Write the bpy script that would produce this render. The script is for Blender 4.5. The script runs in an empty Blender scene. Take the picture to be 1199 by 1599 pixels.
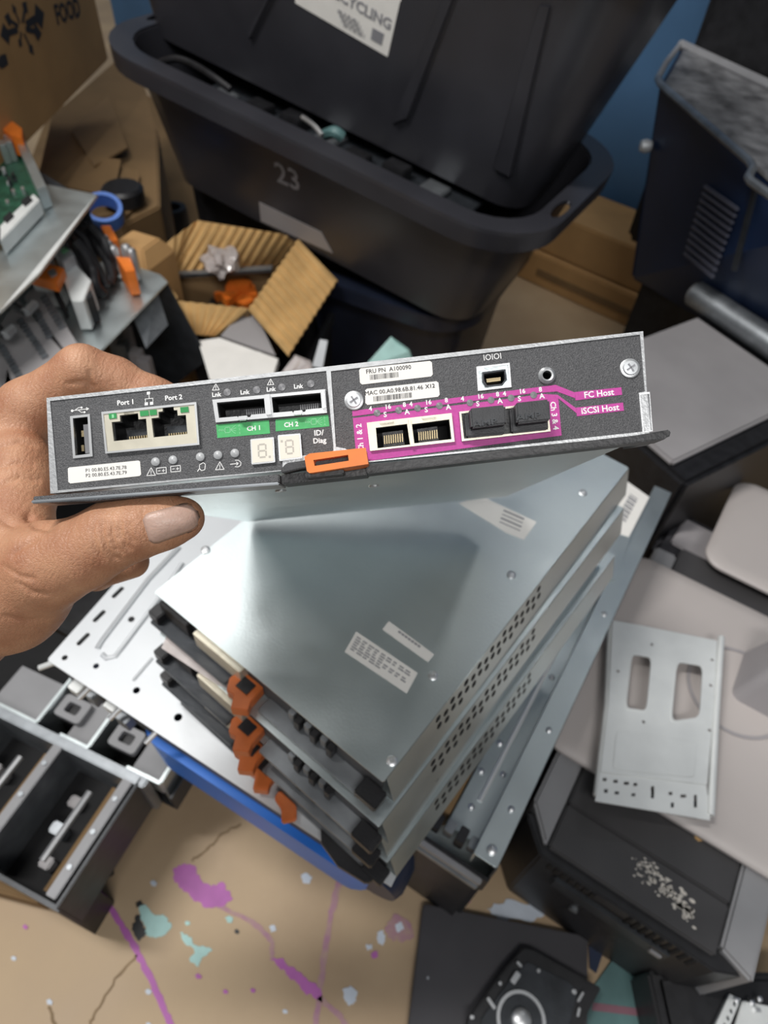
import bpy, bmesh, math, random
import numpy as np
from mathutils import Matrix, Vector
random.seed(7)
S = bpy.context.scene
COL = S.collection
# ------------------------------------------------------------------ camera
FPX, CX, CY, CAMH = 1050.0, 599.5, 799.5, 1.05
NAD = (520.0, 1680.0)                       # where the plumb line leaves the frame
_dn = Vector(((NAD[0]-CX)/FPX, (NAD[1]-CY)/FPX, 1)).normalized()
_fy = (Vector((0, 0, 1)) - _dn*_dn.z).normalized()
_up = -_dn
_xr = _fy.cross(_up)
MC = Matrix((_xr, _fy, _up))                # lens axes (right, down, forward) -> world
CAM = Vector((0, 0, CAMH))
cam_d = bpy.data.cameras.new('camera')
cam = bpy.data.objects.new('camera', cam_d); COL.objects.link(cam)
R3 = Matrix((MC @ Vector((1, 0, 0)), MC @ Vector((0, -1, 0)), MC @ Vector((0, 0, -1)))).transposed()
cam.matrix_world = Matrix.Translation(CAM) @ R3.to_4x4()
cam_d.sensor_fit = 'VERTICAL'; cam_d.sensor_height = 36; cam_d.lens = FPX*36/1599
cam_d.clip_start = 0.01
cam_d.dof.use_dof = True; cam_d.dof.focus_distance = 0.262; cam_d.dof.aperture_fstop = 12.5
S.camera = cam
# ------------------------------------------------------------------ world, lamps, exposure
W = bpy.data.worlds.new('world'); S.world = W; W.use_nodes = True
W.node_tree.nodes['Background'].inputs[0].default_value = (0.90, 0.95, 1.0, 1)
W.node_tree.nodes['Background'].inputs[1].default_value = 0.16
def area(name, loc, target, sx, sy, power, col=(1, 1, 1)):
    d = bpy.data.lights.new(name, 'AREA'); d.shape = 'RECTANGLE'; d.size = sx; d.size_y = sy
    d.energy = power; d.color = col
    o = bpy.data.objects.new(name, d); COL.objects.link(o)
    o.location = loc
    o.rotation_euler = (Vector(target)-Vector(loc)).to_track_quat('-Z', 'Y').to_euler()
    return o
area('ceiling_tube', (-0.98, 0.30, 2.75), (0, 0.4, 0.4), 0.16, 0.9, 36, (1, 0.98, 0.95))
area('ceiling_tube', (-0.95, 2.0, 2.8), (-0.1, 0.5, 0.4), 0.8, 1.5, 10, (1, 0.985, 0.96))
area('ceiling_tube', (1.5, 2.6, 2.8), (0.3, 0.8, 0.2), 0.3, 1.3, 18, (1, 0.98, 0.95))  # unseen tube, added for ambient light
area('ceiling_tube', (0.3, -1.2, 2.7), (0.0, 0.4, 0.3), 1.2, 0.3, 20, (1, 0.98, 0.96))
S.view_settings.view_transform = 'Standard'; S.view_settings.look = 'None'
S.view_settings.gamma = 1; S.view_settings.use_curve_mapping = False
S.view_settings.exposure = 0.25

# ------------------------------------------------------------------ helpers
def ray(u, v): return MC @ Vector(((u-CX)/FPX, (v-CY)/FPX, 1))
def at(u, v, z=0.0):                        # point of a level plane seen at a picture position
    d = ray(u, v); return CAM + d*((z-CAMH)/d.z)
def atd(u, v, d): return CAM + ray(u, v)*d  # point at a distance along the optical axis
def frame(o, yaw, z=0.0):
    return Matrix.Translation((o[0], o[1], z)) @ Matrix.Rotation(math.radians(yaw), 4, 'Z')

def mat(name, col, rough=0.5, metal=0.0, var=0.12, scale=30.0, bump=0.0, bscale=None, spec=0.5, col2=None, detail=4,
        thr=None, sss=0.0, alpha=1.0, trans=0.0, rvar=0.0):
    m = bpy.data.materials.new(name); m.use_nodes = True
    nt = m.node_tree; b = nt.nodes['Principled BSDF']
    b.inputs['Roughness'].default_value = rough; b.inputs['Metallic'].default_value = metal
    b.inputs['Specular IOR Level'].default_value = spec
    tc = nt.nodes.new('ShaderNodeTexCoord')
    nz = nt.nodes.new('ShaderNodeTexNoise'); nz.inputs['Scale'].default_value = scale; nz.inputs['Detail'].default_value = detail
    nt.links.new(tc.outputs['Object'], nz.inputs['Vector'])
    rp = nt.nodes.new('ShaderNodeValToRGB')
    a = col2 if col2 else tuple(c*(1-var) for c in col)
    c2 = col if col2 else tuple(min(1, c*(1+var)) for c in col)
    lo, hi = thr if thr else (0.3, 0.7)
    rp.color_ramp.elements[0].position = lo; rp.color_ramp.elements[1].position = hi
    rp.color_ramp.elements[0].color = (*a, 1); rp.color_ramp.elements[1].color = (*c2, 1)
    nt.links.new(nz.outputs['Fac'], rp.inputs['Fac']); nt.links.new(rp.outputs['Color'], b.inputs['Base Color'])
    if rvar:
        mr = nt.nodes.new('ShaderNodeMapRange')
        mr.inputs['To Min'].default_value = max(0.02, rough-rvar); mr.inputs['To Max'].default_value = min(1, rough+rvar)
        mr.inputs['From Min'].default_value = 0.3; mr.inputs['From Max'].default_value = 0.7
        nt.links.new(nz.outputs['Fac'], mr.inputs['Value']); nt.links.new(mr.outputs['Result'], b.inputs['Roughness'])
    if bump:
        n2 = nt.nodes.new('ShaderNodeTexNoise'); n2.inputs['Scale'].default_value = bscale or scale*4
        nt.links.new(tc.outputs['Object'], n2.inputs['Vector'])
        bp = nt.nodes.new('ShaderNodeBump'); bp.inputs['Strength'].default_value = bump; bp.inputs['Distance'].default_value = 0.002
        nt.links.new(n2.outputs['Fac'], bp.inputs['Height']); nt.links.new(bp.outputs['Normal'], b.inputs['Normal'])
    if sss:
        b.inputs['Subsurface Weight'].default_value = sss; b.inputs['Subsurface Radius'].default_value = (1, .4, .25)
        b.inputs['Subsurface Scale'].default_value = 0.004
    if trans: b.inputs['Transmission Weight'].default_value = trans
    return m

def rrect(x0, x1, y0, y1, r=0.0, n=4):
    if r <= 0: return [(x0, y0), (x1, y0), (x1, y1), (x0, y1)]
    out = []
    for cx, cy, a0 in ((x1-r, y0+r, -90), (x1-r, y1-r, 0), (x0+r, y1-r, 90), (x0+r, y0+r, 180)):
        for i in range(n+1):
            a = math.radians(a0+90*i/n); out.append((cx+r*math.cos(a), cy+r*math.sin(a)))
    return out
def ngon(cx, cy, r, n=16, ry=None, a0=0):
    return [(cx+r*math.cos(a0+2*math.pi*i/n), cy+(ry or r)*math.sin(a0+2*math.pi*i/n)) for i in range(n)]

class MB:
    def __init__(s): s.v = []; s.f = []
    def add(s, vs, fs):
        o = len(s.v); s.v += [tuple(p) for p in vs]; s.f += [tuple(i+o for i in f) for f in fs]; return s
    def hexa(s, p):                          # 8 points: bottom ring 0-3, top ring 4-7
        return s.add(p, [(3, 2, 1, 0), (4, 5, 6, 7), (0, 1, 5, 4), (1, 2, 6, 5), (2, 3, 7, 6), (3, 0, 4, 7)])
    def box(s, x0, x1, y0, y1, z0, z1):
        return s.hexa([(x0, y0, z0), (x1, y0, z0), (x1, y1, z0), (x0, y1, z0), (x0, y0, z1), (x1, y0, z1), (x1, y1, z1), (x0, y1, z1)])
    def prism(s, poly, z0, z1):
        n = len(poly)
        return s.loft([[(x, y, z0) for x, y in poly], [(x, y, z1) for x, y in poly]])
    def loft(s, rings, cap=True):
        n = len(rings[0]); vs = [p for r in rings for p in r]; fs = []
        for k in range(len(rings)-1):
            for i in range(n):
                j = (i+1) % n; fs.append((k*n+i, k*n+j, (k+1)*n+j, (k+1)*n+i))
        if cap: fs += [tuple(range(n-1, -1, -1)), tuple(range((len(rings)-1)*n, len(rings)*n))]
        return s.add(vs, fs)
    def slab(s, pts, t, nrm=None):           # 3-d polygon given thickness along its normal
        pts = [Vector(p) for p in pts]
        if nrm is None:
            nrm = (pts[1]-pts[0]).cross(pts[2]-pts[0]).normalized()
        return s.loft([[p-nrm*t for p in pts], pts])
    def tube(s, path, r, n=8, closed=False):
        path = [Vector(p) for p in path]; rings = []; m = len(path); ref = None
        for i, p in enumerate(path):
            a = path[i-1] if (i or closed) else path[0]; b = path[(i+1) % m] if (i < m-1 or closed) else path[-1]
            d = (b-a).normalized()
            if ref is None: ref = d.orthogonal().normalized()
            ref = (ref-d*ref.dot(d)).normalized(); q = d.cross(ref)
            rr = r[i] if isinstance(r, (list, tuple)) else r
            rings.append([p+(ref*math.cos(2*math.pi*k/n)+q*math.sin(2*math.pi*k/n))*rr for k in range(n)])
        if closed: return s.loft(rings+[rings[0]], cap=False)
        return s.loft(rings)
    def lathe(s, prof, c=(0, 0, 0), n=20, axis='Z'):   # prof: (radius, height)
        rings = []
        for r, h in prof:
            ring = []
            for k in range(n):
                a = 2*math.pi*k/n; x, y = r*math.cos(a), r*math.sin(a)
                p = {'Z': (x, y, h), 'Y': (x, h, -y), 'X': (h, x, y)}[axis]
                ring.append((c[0]+p[0], c[1]+p[1], c[2]+p[2]))
            rings.append(ring)
        return s.loft(rings, cap=prof[0] != prof[-1])
    def build(s, name, m, parent=None, bevel=0.0, smooth=False, matrix=None, seg=2):
        me = bpy.data.meshes.new(name); me.from_pydata(s.v, [], s.f); me.validate()
        bm = bmesh.new(); bm.from_mesh(me); bmesh.ops.recalc_face_normals(bm, faces=bm.faces)
        if bevel:
            es = [e for e in bm.edges if len(e.link_faces) == 2 and e.calc_face_angle(0) > 0.6]
            bmesh.ops.bevel(bm, geom=es, offset=bevel, segments=seg, affect='EDGES', clamp_overlap=True)
        if smooth:
            for f in bm.faces: f.smooth = True
            for e in bm.edges:
                if len(e.link_faces) == 2 and e.calc_face_angle(0) > 0.7: e.smooth = False
        bm.to_mesh(me); bm.free()
        me.materials.append(m)
        o = bpy.data.objects.new(name, me); COL.objects.link(o)
        if parent: o.parent = parent
        if matrix is not None: o.matrix_local = matrix
        return o

def plate(name, outlines, z0, z1, m, parent=None, matrix=None, bevel=0.0):
    """flat plate with real holes: outlines[0] is the rim, the others are openings"""
    cu = bpy.data.curves.new(name, 'CURVE'); cu.dimensions = '2D'; cu.fill_mode = 'BOTH'
    cu.extrude = abs(z1-z0)/2
    for pl in outlines:
        sp = cu.splines.new('POLY'); sp.points.add(len(pl)-1); sp.use_cyclic_u = True
        for p, (x, y) in zip(sp.points, pl): p.co = (x, y, 0, 1)
    return _cv(name, cu, m, parent, (matrix or Matrix.Identity(4)), Matrix.Translation((0, 0, (z0+z1)/2)))
def _cv(name, cu, m, parent, matrix, pre):
    t = bpy.data.objects.new('tmp', cu); COL.objects.link(t)
    dg = bpy.context.evaluated_depsgraph_get(); dg.update()
    me = bpy.data.meshes.new_from_object(t.evaluated_get(dg))
    bpy.data.objects.remove(t); bpy.data.curves.remove(cu)
    me.name = name; me.transform(pre); me.materials.clear(); me.materials.append(m)
    o = bpy.data.objects.new(name, me); COL.objects.link(o)
    if parent: o.parent = parent
    o.matrix_local = matrix
    return o
def text_mb(mb, s, mx, cap, bold=0.0, th=0.00006, align='CENTER', sx=1.0):
    cu = bpy.data.curves.new('t', 'FONT'); cu.body = s; cu.size = cap/0.70; cu.extrude = th/2
    cu.offset = bold; cu.align_x = align; cu.align_y = 'CENTER'; cu.resolution_u = 2
    t = bpy.data.objects.new('tmp', cu); COL.objects.link(t)
    dg = bpy.context.evaluated_depsgraph_get(); dg.update()
    me = bpy.data.meshes.new_from_object(t.evaluated_get(dg))
    bpy.data.objects.remove(t); bpy.data.curves.remove(cu)
    me.transform(mx @ Matrix.Diagonal((sx, 1, 1, 1)))
    mb.add([v.co[:] for v in me.vertices], [tuple(p.vertices) for p in me.polygons]); bpy.data.meshes.remove(me)

def tag(o, label, cat, group=None, kind=None):
    if label: o['label'] = label
    if cat: o['category'] = cat
    if group: o['group'] = group
    if kind: o['kind'] = kind
    return o
def thing(name, label, cat, matrix=None, group=None):
    o = bpy.data.objects.new(name, None); COL.objects.link(o); o.empty_display_size = .03
    if matrix is not None: o.matrix_world = matrix
    return tag(o, label, cat, group)
def struct(o): o['kind'] = 'structure'; return o
def wp(M):                                   # world point -> local of a thing with matrix M
    I = M.inverted(); return lambda u, v, z: I @ at(u, v, z)

# ------------------------------------------------------------------ materials
K = {}
K['galv'] = mat('galvanised_steel', (.62, .68, .69), .36, .9, .05, 18, .06, 500, rvar=.06)
K['galv_b'] = mat('bright_zinc_sheet', (.80, .82, .81), .42, .3, .05, 25, .05, 300, rvar=.06)
K['sheet'] = mat('pale_aluminium_sheet', (.62, .64, .66), .5, .55, .04, 12, .04, 200)
K['steel'] = mat('plated_steel_edge', (.66, .67, .68), .36, .85, .05, 60)
K['trim'] = mat('satin_front_skin', (.47, .48, .49), .42, .6, .08, 300, .1, 900)
K['steel_d'] = mat('dull_dark_steel', (.30, .32, .34), .45, .8, .2, 40)
K['iron'] = mat('dark_painted_metal', (.030, .034, .040), .42, .2, .3, 40, .1, 300)
K['panel'] = mat('speckled_grey_powder_coat', (.125, .125, .13), .55, .1, 0, 2600, .35, 2200, col2=(.045, .046, .05), detail=2)
K['silk'] = mat('white_silkscreen_ink', (.86, .86, .85), .6, 0, .03)
K['magenta'] = mat('magenta_ink', (.50, .045, .31), .5, 0, .08, 900, .1, 2000)
K['green'] = mat('green_ink', (.06, .42, .13), .5, 0, .08, 600)
K['green_l'] = mat('pale_green_ink', (.25, .62, .33), .5, 0, .05)
K['led_g'] = mat('green_indicator_lens', (.05, .30, .10), .25, 0, .1)
K['led'] = mat('frosted_grey_lens', (.42, .43, .44), .35, 0, .1)
K['led_d'] = mat('unlit_dark_lens', (.19, .19, .20), .3, 0, .1)
K['cream'] = mat('tin_plated_port_shield', (.66, .62, .51), .38, .55, .06, 200)
K['black'] = mat('black_plastic', (.014, .014, .016), .42, 0, .3, 60, .1, 500)
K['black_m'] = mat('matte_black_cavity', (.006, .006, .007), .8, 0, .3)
K['plug'] = mat('dark_grey_rubber', (.035, .036, .04), .5, 0, .2, 200, .15, 1500)
K['paper'] = mat('white_label_paper', (.83, .81, .77), .65, 0, .03, 40)
K['ink'] = mat('dark_label_ink', (.03, .03, .035), .7, 0, .1)
K['ink_g'] = mat('grey_label_ink', (.25, .25, .27), .7, 0, .1)
K['orange'] = mat('orange_plastic', (.80, .20, .025), .38, 0, .08, 80)
K['rust'] = mat('dark_orange_plastic', (.52, .13, .03), .45, 0, .12, 80)
K['gold'] = mat('gold_contacts', (.42, .34, .20), .4, .7, .1)
K['disp'] = mat('ivory_display_window', (.80, .76, .66), .3, 0, .03)
K['seg'] = mat('unlit_display_segments', (.48, .45, .40), .4, 0, .03)
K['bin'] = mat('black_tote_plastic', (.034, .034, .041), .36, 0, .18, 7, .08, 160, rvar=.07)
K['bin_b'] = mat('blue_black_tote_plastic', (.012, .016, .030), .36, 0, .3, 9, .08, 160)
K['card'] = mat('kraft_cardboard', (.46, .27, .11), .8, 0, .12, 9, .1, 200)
K['card_d'] = mat('brown_shaded_cardboard', (.22, .135, .06), .85, 0, .15, 7, .1, 150)  # shadow on the open carton put into the brown; other brown parts share it
K['kraft'] = mat('corrugated_kraft', (.56, .35, .14), .7, 0, .16, 25, .1, 200)
K['bluewall'] = mat('blue_wall_paint', (.055, .135, .26), .7, 0, .12, 5, .1, 60)
K['blue'] = mat('blue_plastic', (.02, .15, .58), .4, 0, .15, 8)
K['blue_l'] = mat('light_blue_plastic', (.10, .24, .72), .4, 0, .1)
K['navy'] = mat('navy_painted_side', (.010, .022, .060), .4, .1, .3, 4, .05, 100)
K['mott'] = mat('scuffed_grey_top', (.34, .34, .35), .55, .2, 0, 26, .1, 200, col2=(.075, .075, .08), detail=8)
K['greypl'] = mat('warm_grey_plastic', (.33, .315, .32), .5, 0, .12, 6, .05, 200)
K['beige'] = mat('pale_taupe_plastic', (.52, .475, .455), .42, 0, .05, 5, .03, 200)
K['taupe'] = mat('grey_taupe_plastic', (.36, .34, .35), .45, 0, .05, 5)  # greyer, darker taupe than the foot plates
K['pcgrey'] = mat('grey_side_plastic', (.27, .27, .28), .5, 0, .08, 20, .08, 500)
K['pctop'] = mat('charcoal_case_plastic', (.055, .053, .055), .45, 0, .18, 12, .1, 500)
K['dark'] = mat('charcoal_sheet', (.050, .048, .054), .55, .1, .15, 8, .05, 200)
K['louvre'] = mat('lit_louvre_slat', (.10, .105, .14), .4, .1, .1)  # light catching the slats is put into this paler navy
K['stripe'] = mat('dull_pink_stripe', (.22, .10, .13), .6, 0, .1)
K['teal'] = mat('teal_vinyl', (.09, .18, .18), .5, 0, .2, 20)
K['pcb'] = mat('green_circuit_board', (.02, .085, .05), .45, .1, .5, 60)
K['pcb_d'] = mat('dark_blue_circuit_board', (.012, .025, .07), .45, .1, .5, 60)
K['concrete'] = mat('sealed_tan_concrete', (.54, .40, .25), .5, 0, 0, 5, .12, 60, spec=.4, col2=(.40, .28, .17), detail=10, rvar=.1)
K['pp'] = mat('dried_purple_paint', (.46, .13, .42), .55, 0, .12, 30)
K['ppt'] = mat('worn_purple_line_paint', (.40, .19, .29), .6, 0, 0, 60, col2=(.46, .31, .25))
K['pt'] = mat('dried_aqua_paint', (.42, .66, .62), .55, 0, .1, 40)
K['pw'] = mat('dried_pale_blue_paint', (.62, .68, .76), .55, 0, .08, 40)
K['pk'] = mat('black_paint_chip', (.02, .02, .02), .5, 0, .2)
K['crack'] = mat('dirt_in_floor_crack', (.26, .18, .10), .8, 0, .2, 40)
K['bag'] = mat('clear_crumpled_film', (.75, .68, .66), .12, 0, .15, 60, .9, 40, trans=.45)
K['wht'] = mat('white_paint_smear', (.62, .58, .52), .7, 0, .25, 200)
K['nail'] = mat('thumbnail_keratin', (.50, .33, .265), .4, 0, .10, 220, .1, 900, sss=.1)
def skin_mat():
    m = mat('weathered_skin', (.52, .275, .160), .5, 0, 0, 70, 0, col2=(.37, .165, .090), detail=6, sss=.12)
    nt = m.node_tree; b = nt.nodes['Principled BSDF']; tc = nt.nodes['Texture Coordinate']
    vo = nt.nodes.new('ShaderNodeTexVoronoi'); vo.feature = 'DISTANCE_TO_EDGE'; vo.inputs['Scale'].default_value = 620
    mp = nt.nodes.new('ShaderNodeMapping'); mp.inputs['Scale'].default_value = (1, 1.7, 1); mp.inputs['Rotation'].default_value = (.4, .3, .6)
    nt.links.new(tc.outputs['Object'], mp.inputs['Vector']); nt.links.new(mp.outputs['Vector'], vo.inputs['Vector'])
    wv = nt.nodes.new('ShaderNodeTexWave'); wv.inputs['Scale'].default_value = 130; wv.inputs['Distortion'].default_value = 9; wv.inputs['Detail'].default_value = 3
    wv.inputs['Detail Scale'].default_value = 2.0
    nt.links.new(tc.outputs['Object'], wv.inputs['Vector'])
    a = nt.nodes.new('ShaderNodeMath'); a.operation = 'MULTIPLY_ADD'; a.inputs[1].default_value = .55
    nt.links.new(wv.outputs['Fac'], a.inputs[0])
    c = nt.nodes.new('ShaderNodeMath'); c.operation = 'MINIMUM'; c.inputs[1].default_value = .12
    nt.links.new(vo.outputs['Distance'], c.inputs[0])
    c2 = nt.nodes.new('ShaderNodeMath'); c2.operation = 'MULTIPLY'; c2.inputs[1].default_value = 4
    nt.links.new(c.outputs[0], c2.inputs[0]); nt.links.new(c2.outputs[0], a.inputs[2])
    bp = nt.nodes.new('ShaderNodeBump'); bp.inputs['Strength'].default_value = .32; bp.inputs['Distance'].default_value = .0009
    nt.links.new(a.outputs[0], bp.inputs['Height']); nt.links.new(bp.outputs['Normal'], b.inputs['Normal'])
    return m
K['skin'] = skin_mat()

# ================================================================== SETTING
floor = struct(MB().box(-3.2, 3.4, -1.2, 4.2, -.05, 0).build('floor', K['concrete']))
YB = -36.0
OB = at(760, 375, .57); FB = frame(OB, YB)                    # frame of the tote pile
def inB(a, b, z): return FB @ Vector((a, b, z))
wl = MB().box(-2.6, 2.0, 1.12, 1.2, 0, 2.3).build('wall_back', K['bluewall']); wl.matrix_world = FB; struct(wl)
bb = MB().box(-2.6, 2.0, 1.107, 1.12, 0, .07).build('baseboard_back', K['bluewall']); bb.matrix_world = FB; struct(bb)

NS = []
# paint on the floor: thin dried splashes, parts of the floor
def splash(name, pts, m, rough=.12, z=.0009):
    P = [at(u, v, 0) for u, v in pts]; out = []
    for i, p in enumerate(P):
        q = P[(i+1) % len(P)]
        for k in range(5):
            t = k/5; r = (p.lerp(q, t)); n = Vector((q.y-p.y, p.x-q.x, 0))
            r = r + n*random.uniform(-rough, rough)*(1 if k else .3); out.append((r.x, r.y))
    NS.append(1); return MB().prism(out, -.001, z+.00002*len(NS)).build(name, m, floor)
def line(name, pts, wd, m, z=.0007):
    P = [at(u, v, 0) for u, v in pts]; L = []; Rr = []
    for i, p in enumerate(P):
        d = (P[min(i+1, len(P)-1)]-P[max(i-1, 0)]).normalized(); n = Vector((-d.y, d.x, 0)); w = wd*random.uniform(.75, 1.2)
        L.append(p+n*w); Rr.append(p-n*w)
    mb = MB()
    for i in range(len(P)-1):
        mb.hexa([(*Rr[i].xy, -.001), (*Rr[i+1].xy, -.001), (*L[i+1].xy, -.001), (*L[i].xy, -.001), (*Rr[i].xy, z), (*Rr[i+1].xy, z), (*L[i+1].xy, z), (*L[i].xy, z)])
    return mb.build(name, m, floor)
def dense(pts, n=8, j=1.2):
    out = []
    for i in range(len(pts)-1):
        for k in range(n):
            t = k/n; out.append((pts[i][0]*(1-t)+pts[i+1][0]*t+random.uniform(-j, j), pts[i][1]*(1-t)+pts[i+1][1]*t+random.uniform(-j, j)))
    return out+[pts[-1]]
splash('paint_splash', [(270, 1358), (285, 1350), (303, 1352), (312, 1372), (330, 1384), (348, 1378), (364, 1404), (342, 1416), (322, 1418), (300, 1403), (284, 1388), (272, 1374)], K['pp'])
splash('paint_splash', [(425, 1497), (442, 1496), (470, 1520), (492, 1535), (503, 1552), (494, 1560), (470, 1545), (450, 1524), (436, 1510)], K['pp'])
splash('paint_splash', [(217, 1416), (228, 1412), (240, 1428), (255, 1428), (268, 1447), (256, 1460), (240, 1464), (228, 1460), (224, 1440)], K['pt'])
splash('paint_splash', [(281, 1456), (292, 1460), (306, 1475), (332, 1484), (318, 1494), (310, 1510), (296, 1498), (304, 1486), (290, 1474)], K['pt'])
splash('paint_splash', [(211, 1410), (220, 1405), (224, 1412), (214, 1418)], K['pk'])
splash('paint_splash', [(212, 1430), (220, 1428), (224, 1448), (230, 1458), (218, 1470), (206, 1452)], K['pk'])
splash('paint_splash', [(157, 1372), (168, 1360), (178, 1358), (178, 1366), (164, 1374)], K['pk'])
splash('paint_splash', [(534, 1545), (547, 1539), (558, 1548), (556, 1564), (546, 1571), (538, 1560)], K['pw'])
splash('paint_splash', [(589, 1456), (597, 1452), (602, 1464), (598, 1476), (590, 1472)], K['pw'])
splash('paint_splash', [(571, 1476), (580, 1474), (581, 1482), (573, 1484)], K['pw'])
splash('paint_splash', [(421, 1446), (429, 1444), (431, 1453), (424, 1456)], K['pw'])
splash('paint_splash', [(614, 1428), (640, 1440), (646, 1462), (628, 1472), (606, 1466), (600, 1448)], K['ppt'])
splash('paint_splash', [(617, 1444), (627, 1440), (630, 1452), (620, 1456)], K['pw'])
splash('paint_splash', [(579, 1488), (588, 1484), (590, 1494), (582, 1497)], K['pp'])
splash('paint_splash', [(478, 1322), (500, 1330), (508, 1346), (492, 1348), (476, 1336)], K['ppt'])
splash('paint_splash', [(690, 1396), (715, 1392), (735, 1408), (720, 1420), (694, 1412)], K['pp'])
splash('paint_splash', [(760, 1420), (790, 1404), (830, 1412), (850, 1430), (820, 1438), (780, 1436)], K['pw'])
for (u, v, r, m) in ((232, 1600, 4, 'pw'), (22, 1497, 4, 'pw'), (78, 1565, 5, 'pw'), (293, 1442, 4, 'pt'), (358, 1436, 6, 'pt'), (310, 1525, 5, 'pp'), (352, 1549, 4, 'pp'),
                     (395, 1547, 4, 'pp'), (445, 1580, 4, 'pw'), (240, 1380, 5, 'pw'), (40, 1448, 4, 'pp'), (370, 1455, 4, 'pk'), (232, 1549, 5, 'pw'), (478, 1372, 9, 'pw')):
    splash('paint_spot', [(u-r, v-r*.6), (u, v-r), (u+r, v-r*.3), (u+r*.7, v+r*.8), (u-r*.6, v+r*.7)], K[m])
line('painted_line', dense([(150, 1385), (178, 1425), (208, 1475), (236, 1530), (262, 1590), (275, 1620)]), .0038, K['pp'])
line('painted_line', dense([(535, 1345), (528, 1380), (514, 1440), (502, 1530), (490, 1620)]), .0042, K['ppt'])
line('painted_line', dense([(330, 1410), (395, 1440), (425, 1470), (424, 1500)]), .0030, K['ppt'])
line('painted_line', dense([(495, 1555), (530, 1585), (548, 1612)]), .0030, K['ppt'])
line('floor_crack', dense([(378, 1285), (345, 1305), (325, 1325), (300, 1345)], 6, 2), .0016, K['crack'])
line('floor_crack', dense([(215, 1490), (180, 1530), (150, 1580), (135, 1610)], 6, 2), .0016, K['crack'])
line('floor_crack', dense([(76, 1570), (86, 1600), (90, 1625)], 6, 2), .0016, K['crack'])

# ================================================================== TOTES
def tote(name, label, M, w, d, h, taper, m, ribs=0, rimw=.035, holes=(), lipz=.03, group='black storage totes', r=.07):
    t = thing(name, label, 'tote', M, group)
    def rr(i, z, rad): return [(x, y, z) for x, y in rrect(-w/2+i, w/2-i, i, d-i, max(rad-i*.4, .012), 6)]
    mb = MB(); wall = .004
    mb.loft([rr(taper, 0, r), rr(0, h-.01, r), rr(0, h, r), rr(wall, h, r), rr(taper+wall, .004, r)])
    mb.build('body', m, t, smooth=True)
    # rim: flat lip turned outward with a hanging skirt, hand holes cut through at the ends
    o = rrect(-w/2-rimw, w/2+rimw, -rimw, d+rimw, r+rimw, 8)
    i_ = rrect(-w/2+.002, w/2-.002, .002, d-.002, r, 6)
    pl = plate('rim', [o, i_]+[ngon(x, y, rx, 14, ry) for x, y, rx, ry in holes], h-.002, h+.004, m, t)
    mod = pl.modifiers.new('b', 'BEVEL'); mod.width = .0025; mod.segments = 2; mod.limit_method = 'ANGLE'
    def ro(i, z): return [(x, y, z) for x, y in rrect(-w/2-rimw+i, w/2+rimw-i, -rimw+i, d+rimw-i, r+rimw-i, 8)]
    MB().loft([ro(.003, h-lipz), ro(0, h-.002), ro(.004, h-.002), ro(.007, h-lipz), ro(.003, h-lipz)], cap=False).build('rim_skirt', m, t, smooth=True)
    for k in range(ribs):
        x = -w/2+w*(k+.5)/ribs; ww = w/ribs*.26
        MB().loft([[(x-ww, taper*.93, .02), (x+ww, taper*.93, .02), (x+ww*.9, taper+.01, .02), (x-ww*.9, taper+.01, .02)],
                   [(x-ww, taper*.35-.006, h*.5), (x+ww, taper*.35-.006, h*.5), (x+ww*.9, taper*.5+.01, h*.5), (x-ww*.9, taper*.5+.01, h*.5)],
                   [(x-ww, -.008, h-lipz*1.1), (x+ww, -.008, h-lipz*1.1), (x+ww*.9, .01, h-lipz*1.1), (x-ww*.9, .01, h-lipz*1.1)]]).build('rib', m, t, bevel=.006)
    return t
# lowest tote (on the floor)
YC = -24
oC = at(745, 500, .33); MCm = frame(oC, YC) @ Matrix.Translation((-.225, .0, 0))
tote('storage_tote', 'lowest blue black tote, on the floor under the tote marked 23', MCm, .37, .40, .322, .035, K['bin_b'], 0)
# middle tote, marked 23
def tilted(pl, pr):                                          # frame along the line from pl to pr, level across
    ex = (pr-pl).normalized(); ey = Vector((0, 0, 1)).cross(ex).normalized(); ez = ex.cross(ey)
    return Matrix.Translation((pl+pr)/2) @ Matrix((ex, ey, ez)).transposed().to_4x4(), (pr-pl).length
TB, LB = tilted(at(185, 86, .65), at(773, 372, .57))
MBm = TB @ Matrix.Translation((-.022, .037, -.239))
tB = tote('storage_tote', 'wide black tote marked 23 with a grey label, middle one of the pile', MBm, LB+.081, .38, .235, .055, K['bin'], 0, .037,
          holes=((-(LB+.081)/2-.0195, .15, .010, .04), ((LB+.081)/2+.0195, .12, .010, .035)), r=.09)
for xx, ww in ((-.21, .17), (.06, .085)):
    pz = MBm @ Vector((xx, .26, 0)); zz = (MBm @ Vector((xx+ww, .24, 0))).z-.004
    o = MB().loft([[(x, y, 0) for x, y in rrect(-ww*.9, ww*.9, -.13, .13, .03)], [(x, y, zz) for x, y in rrect(-ww, ww, -.14, .14, .03)]]).build('support_crate', K['black'], matrix=frame(pz, -29))
    tag(o, ('left' if xx < -.1 else 'right')+' black crate on the floor holding up the wide tote marked 23', 'crate')
mb = MB(); IB = MBm.inverted()
def on_front(M, taper, h):                                   # plane of a tote's sloping front wall
    a = math.atan2(taper, h)
    return M @ Matrix.Translation((0, taper, 0)) @ Matrix.Rotation(math.pi/2+a, 4, 'X')
FP = on_front(MBm, .055, .235)
def hit(FPm, u, v):                                           # where a sight line meets a tilted plane
    I = FPm.inverted(); o = I @ CAM; d = I.to_3x3() @ ray(u, v); t = -o.z/d.z; return o+d*t
p = hit(FP, 450, 277); LF = IB @ FP
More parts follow.
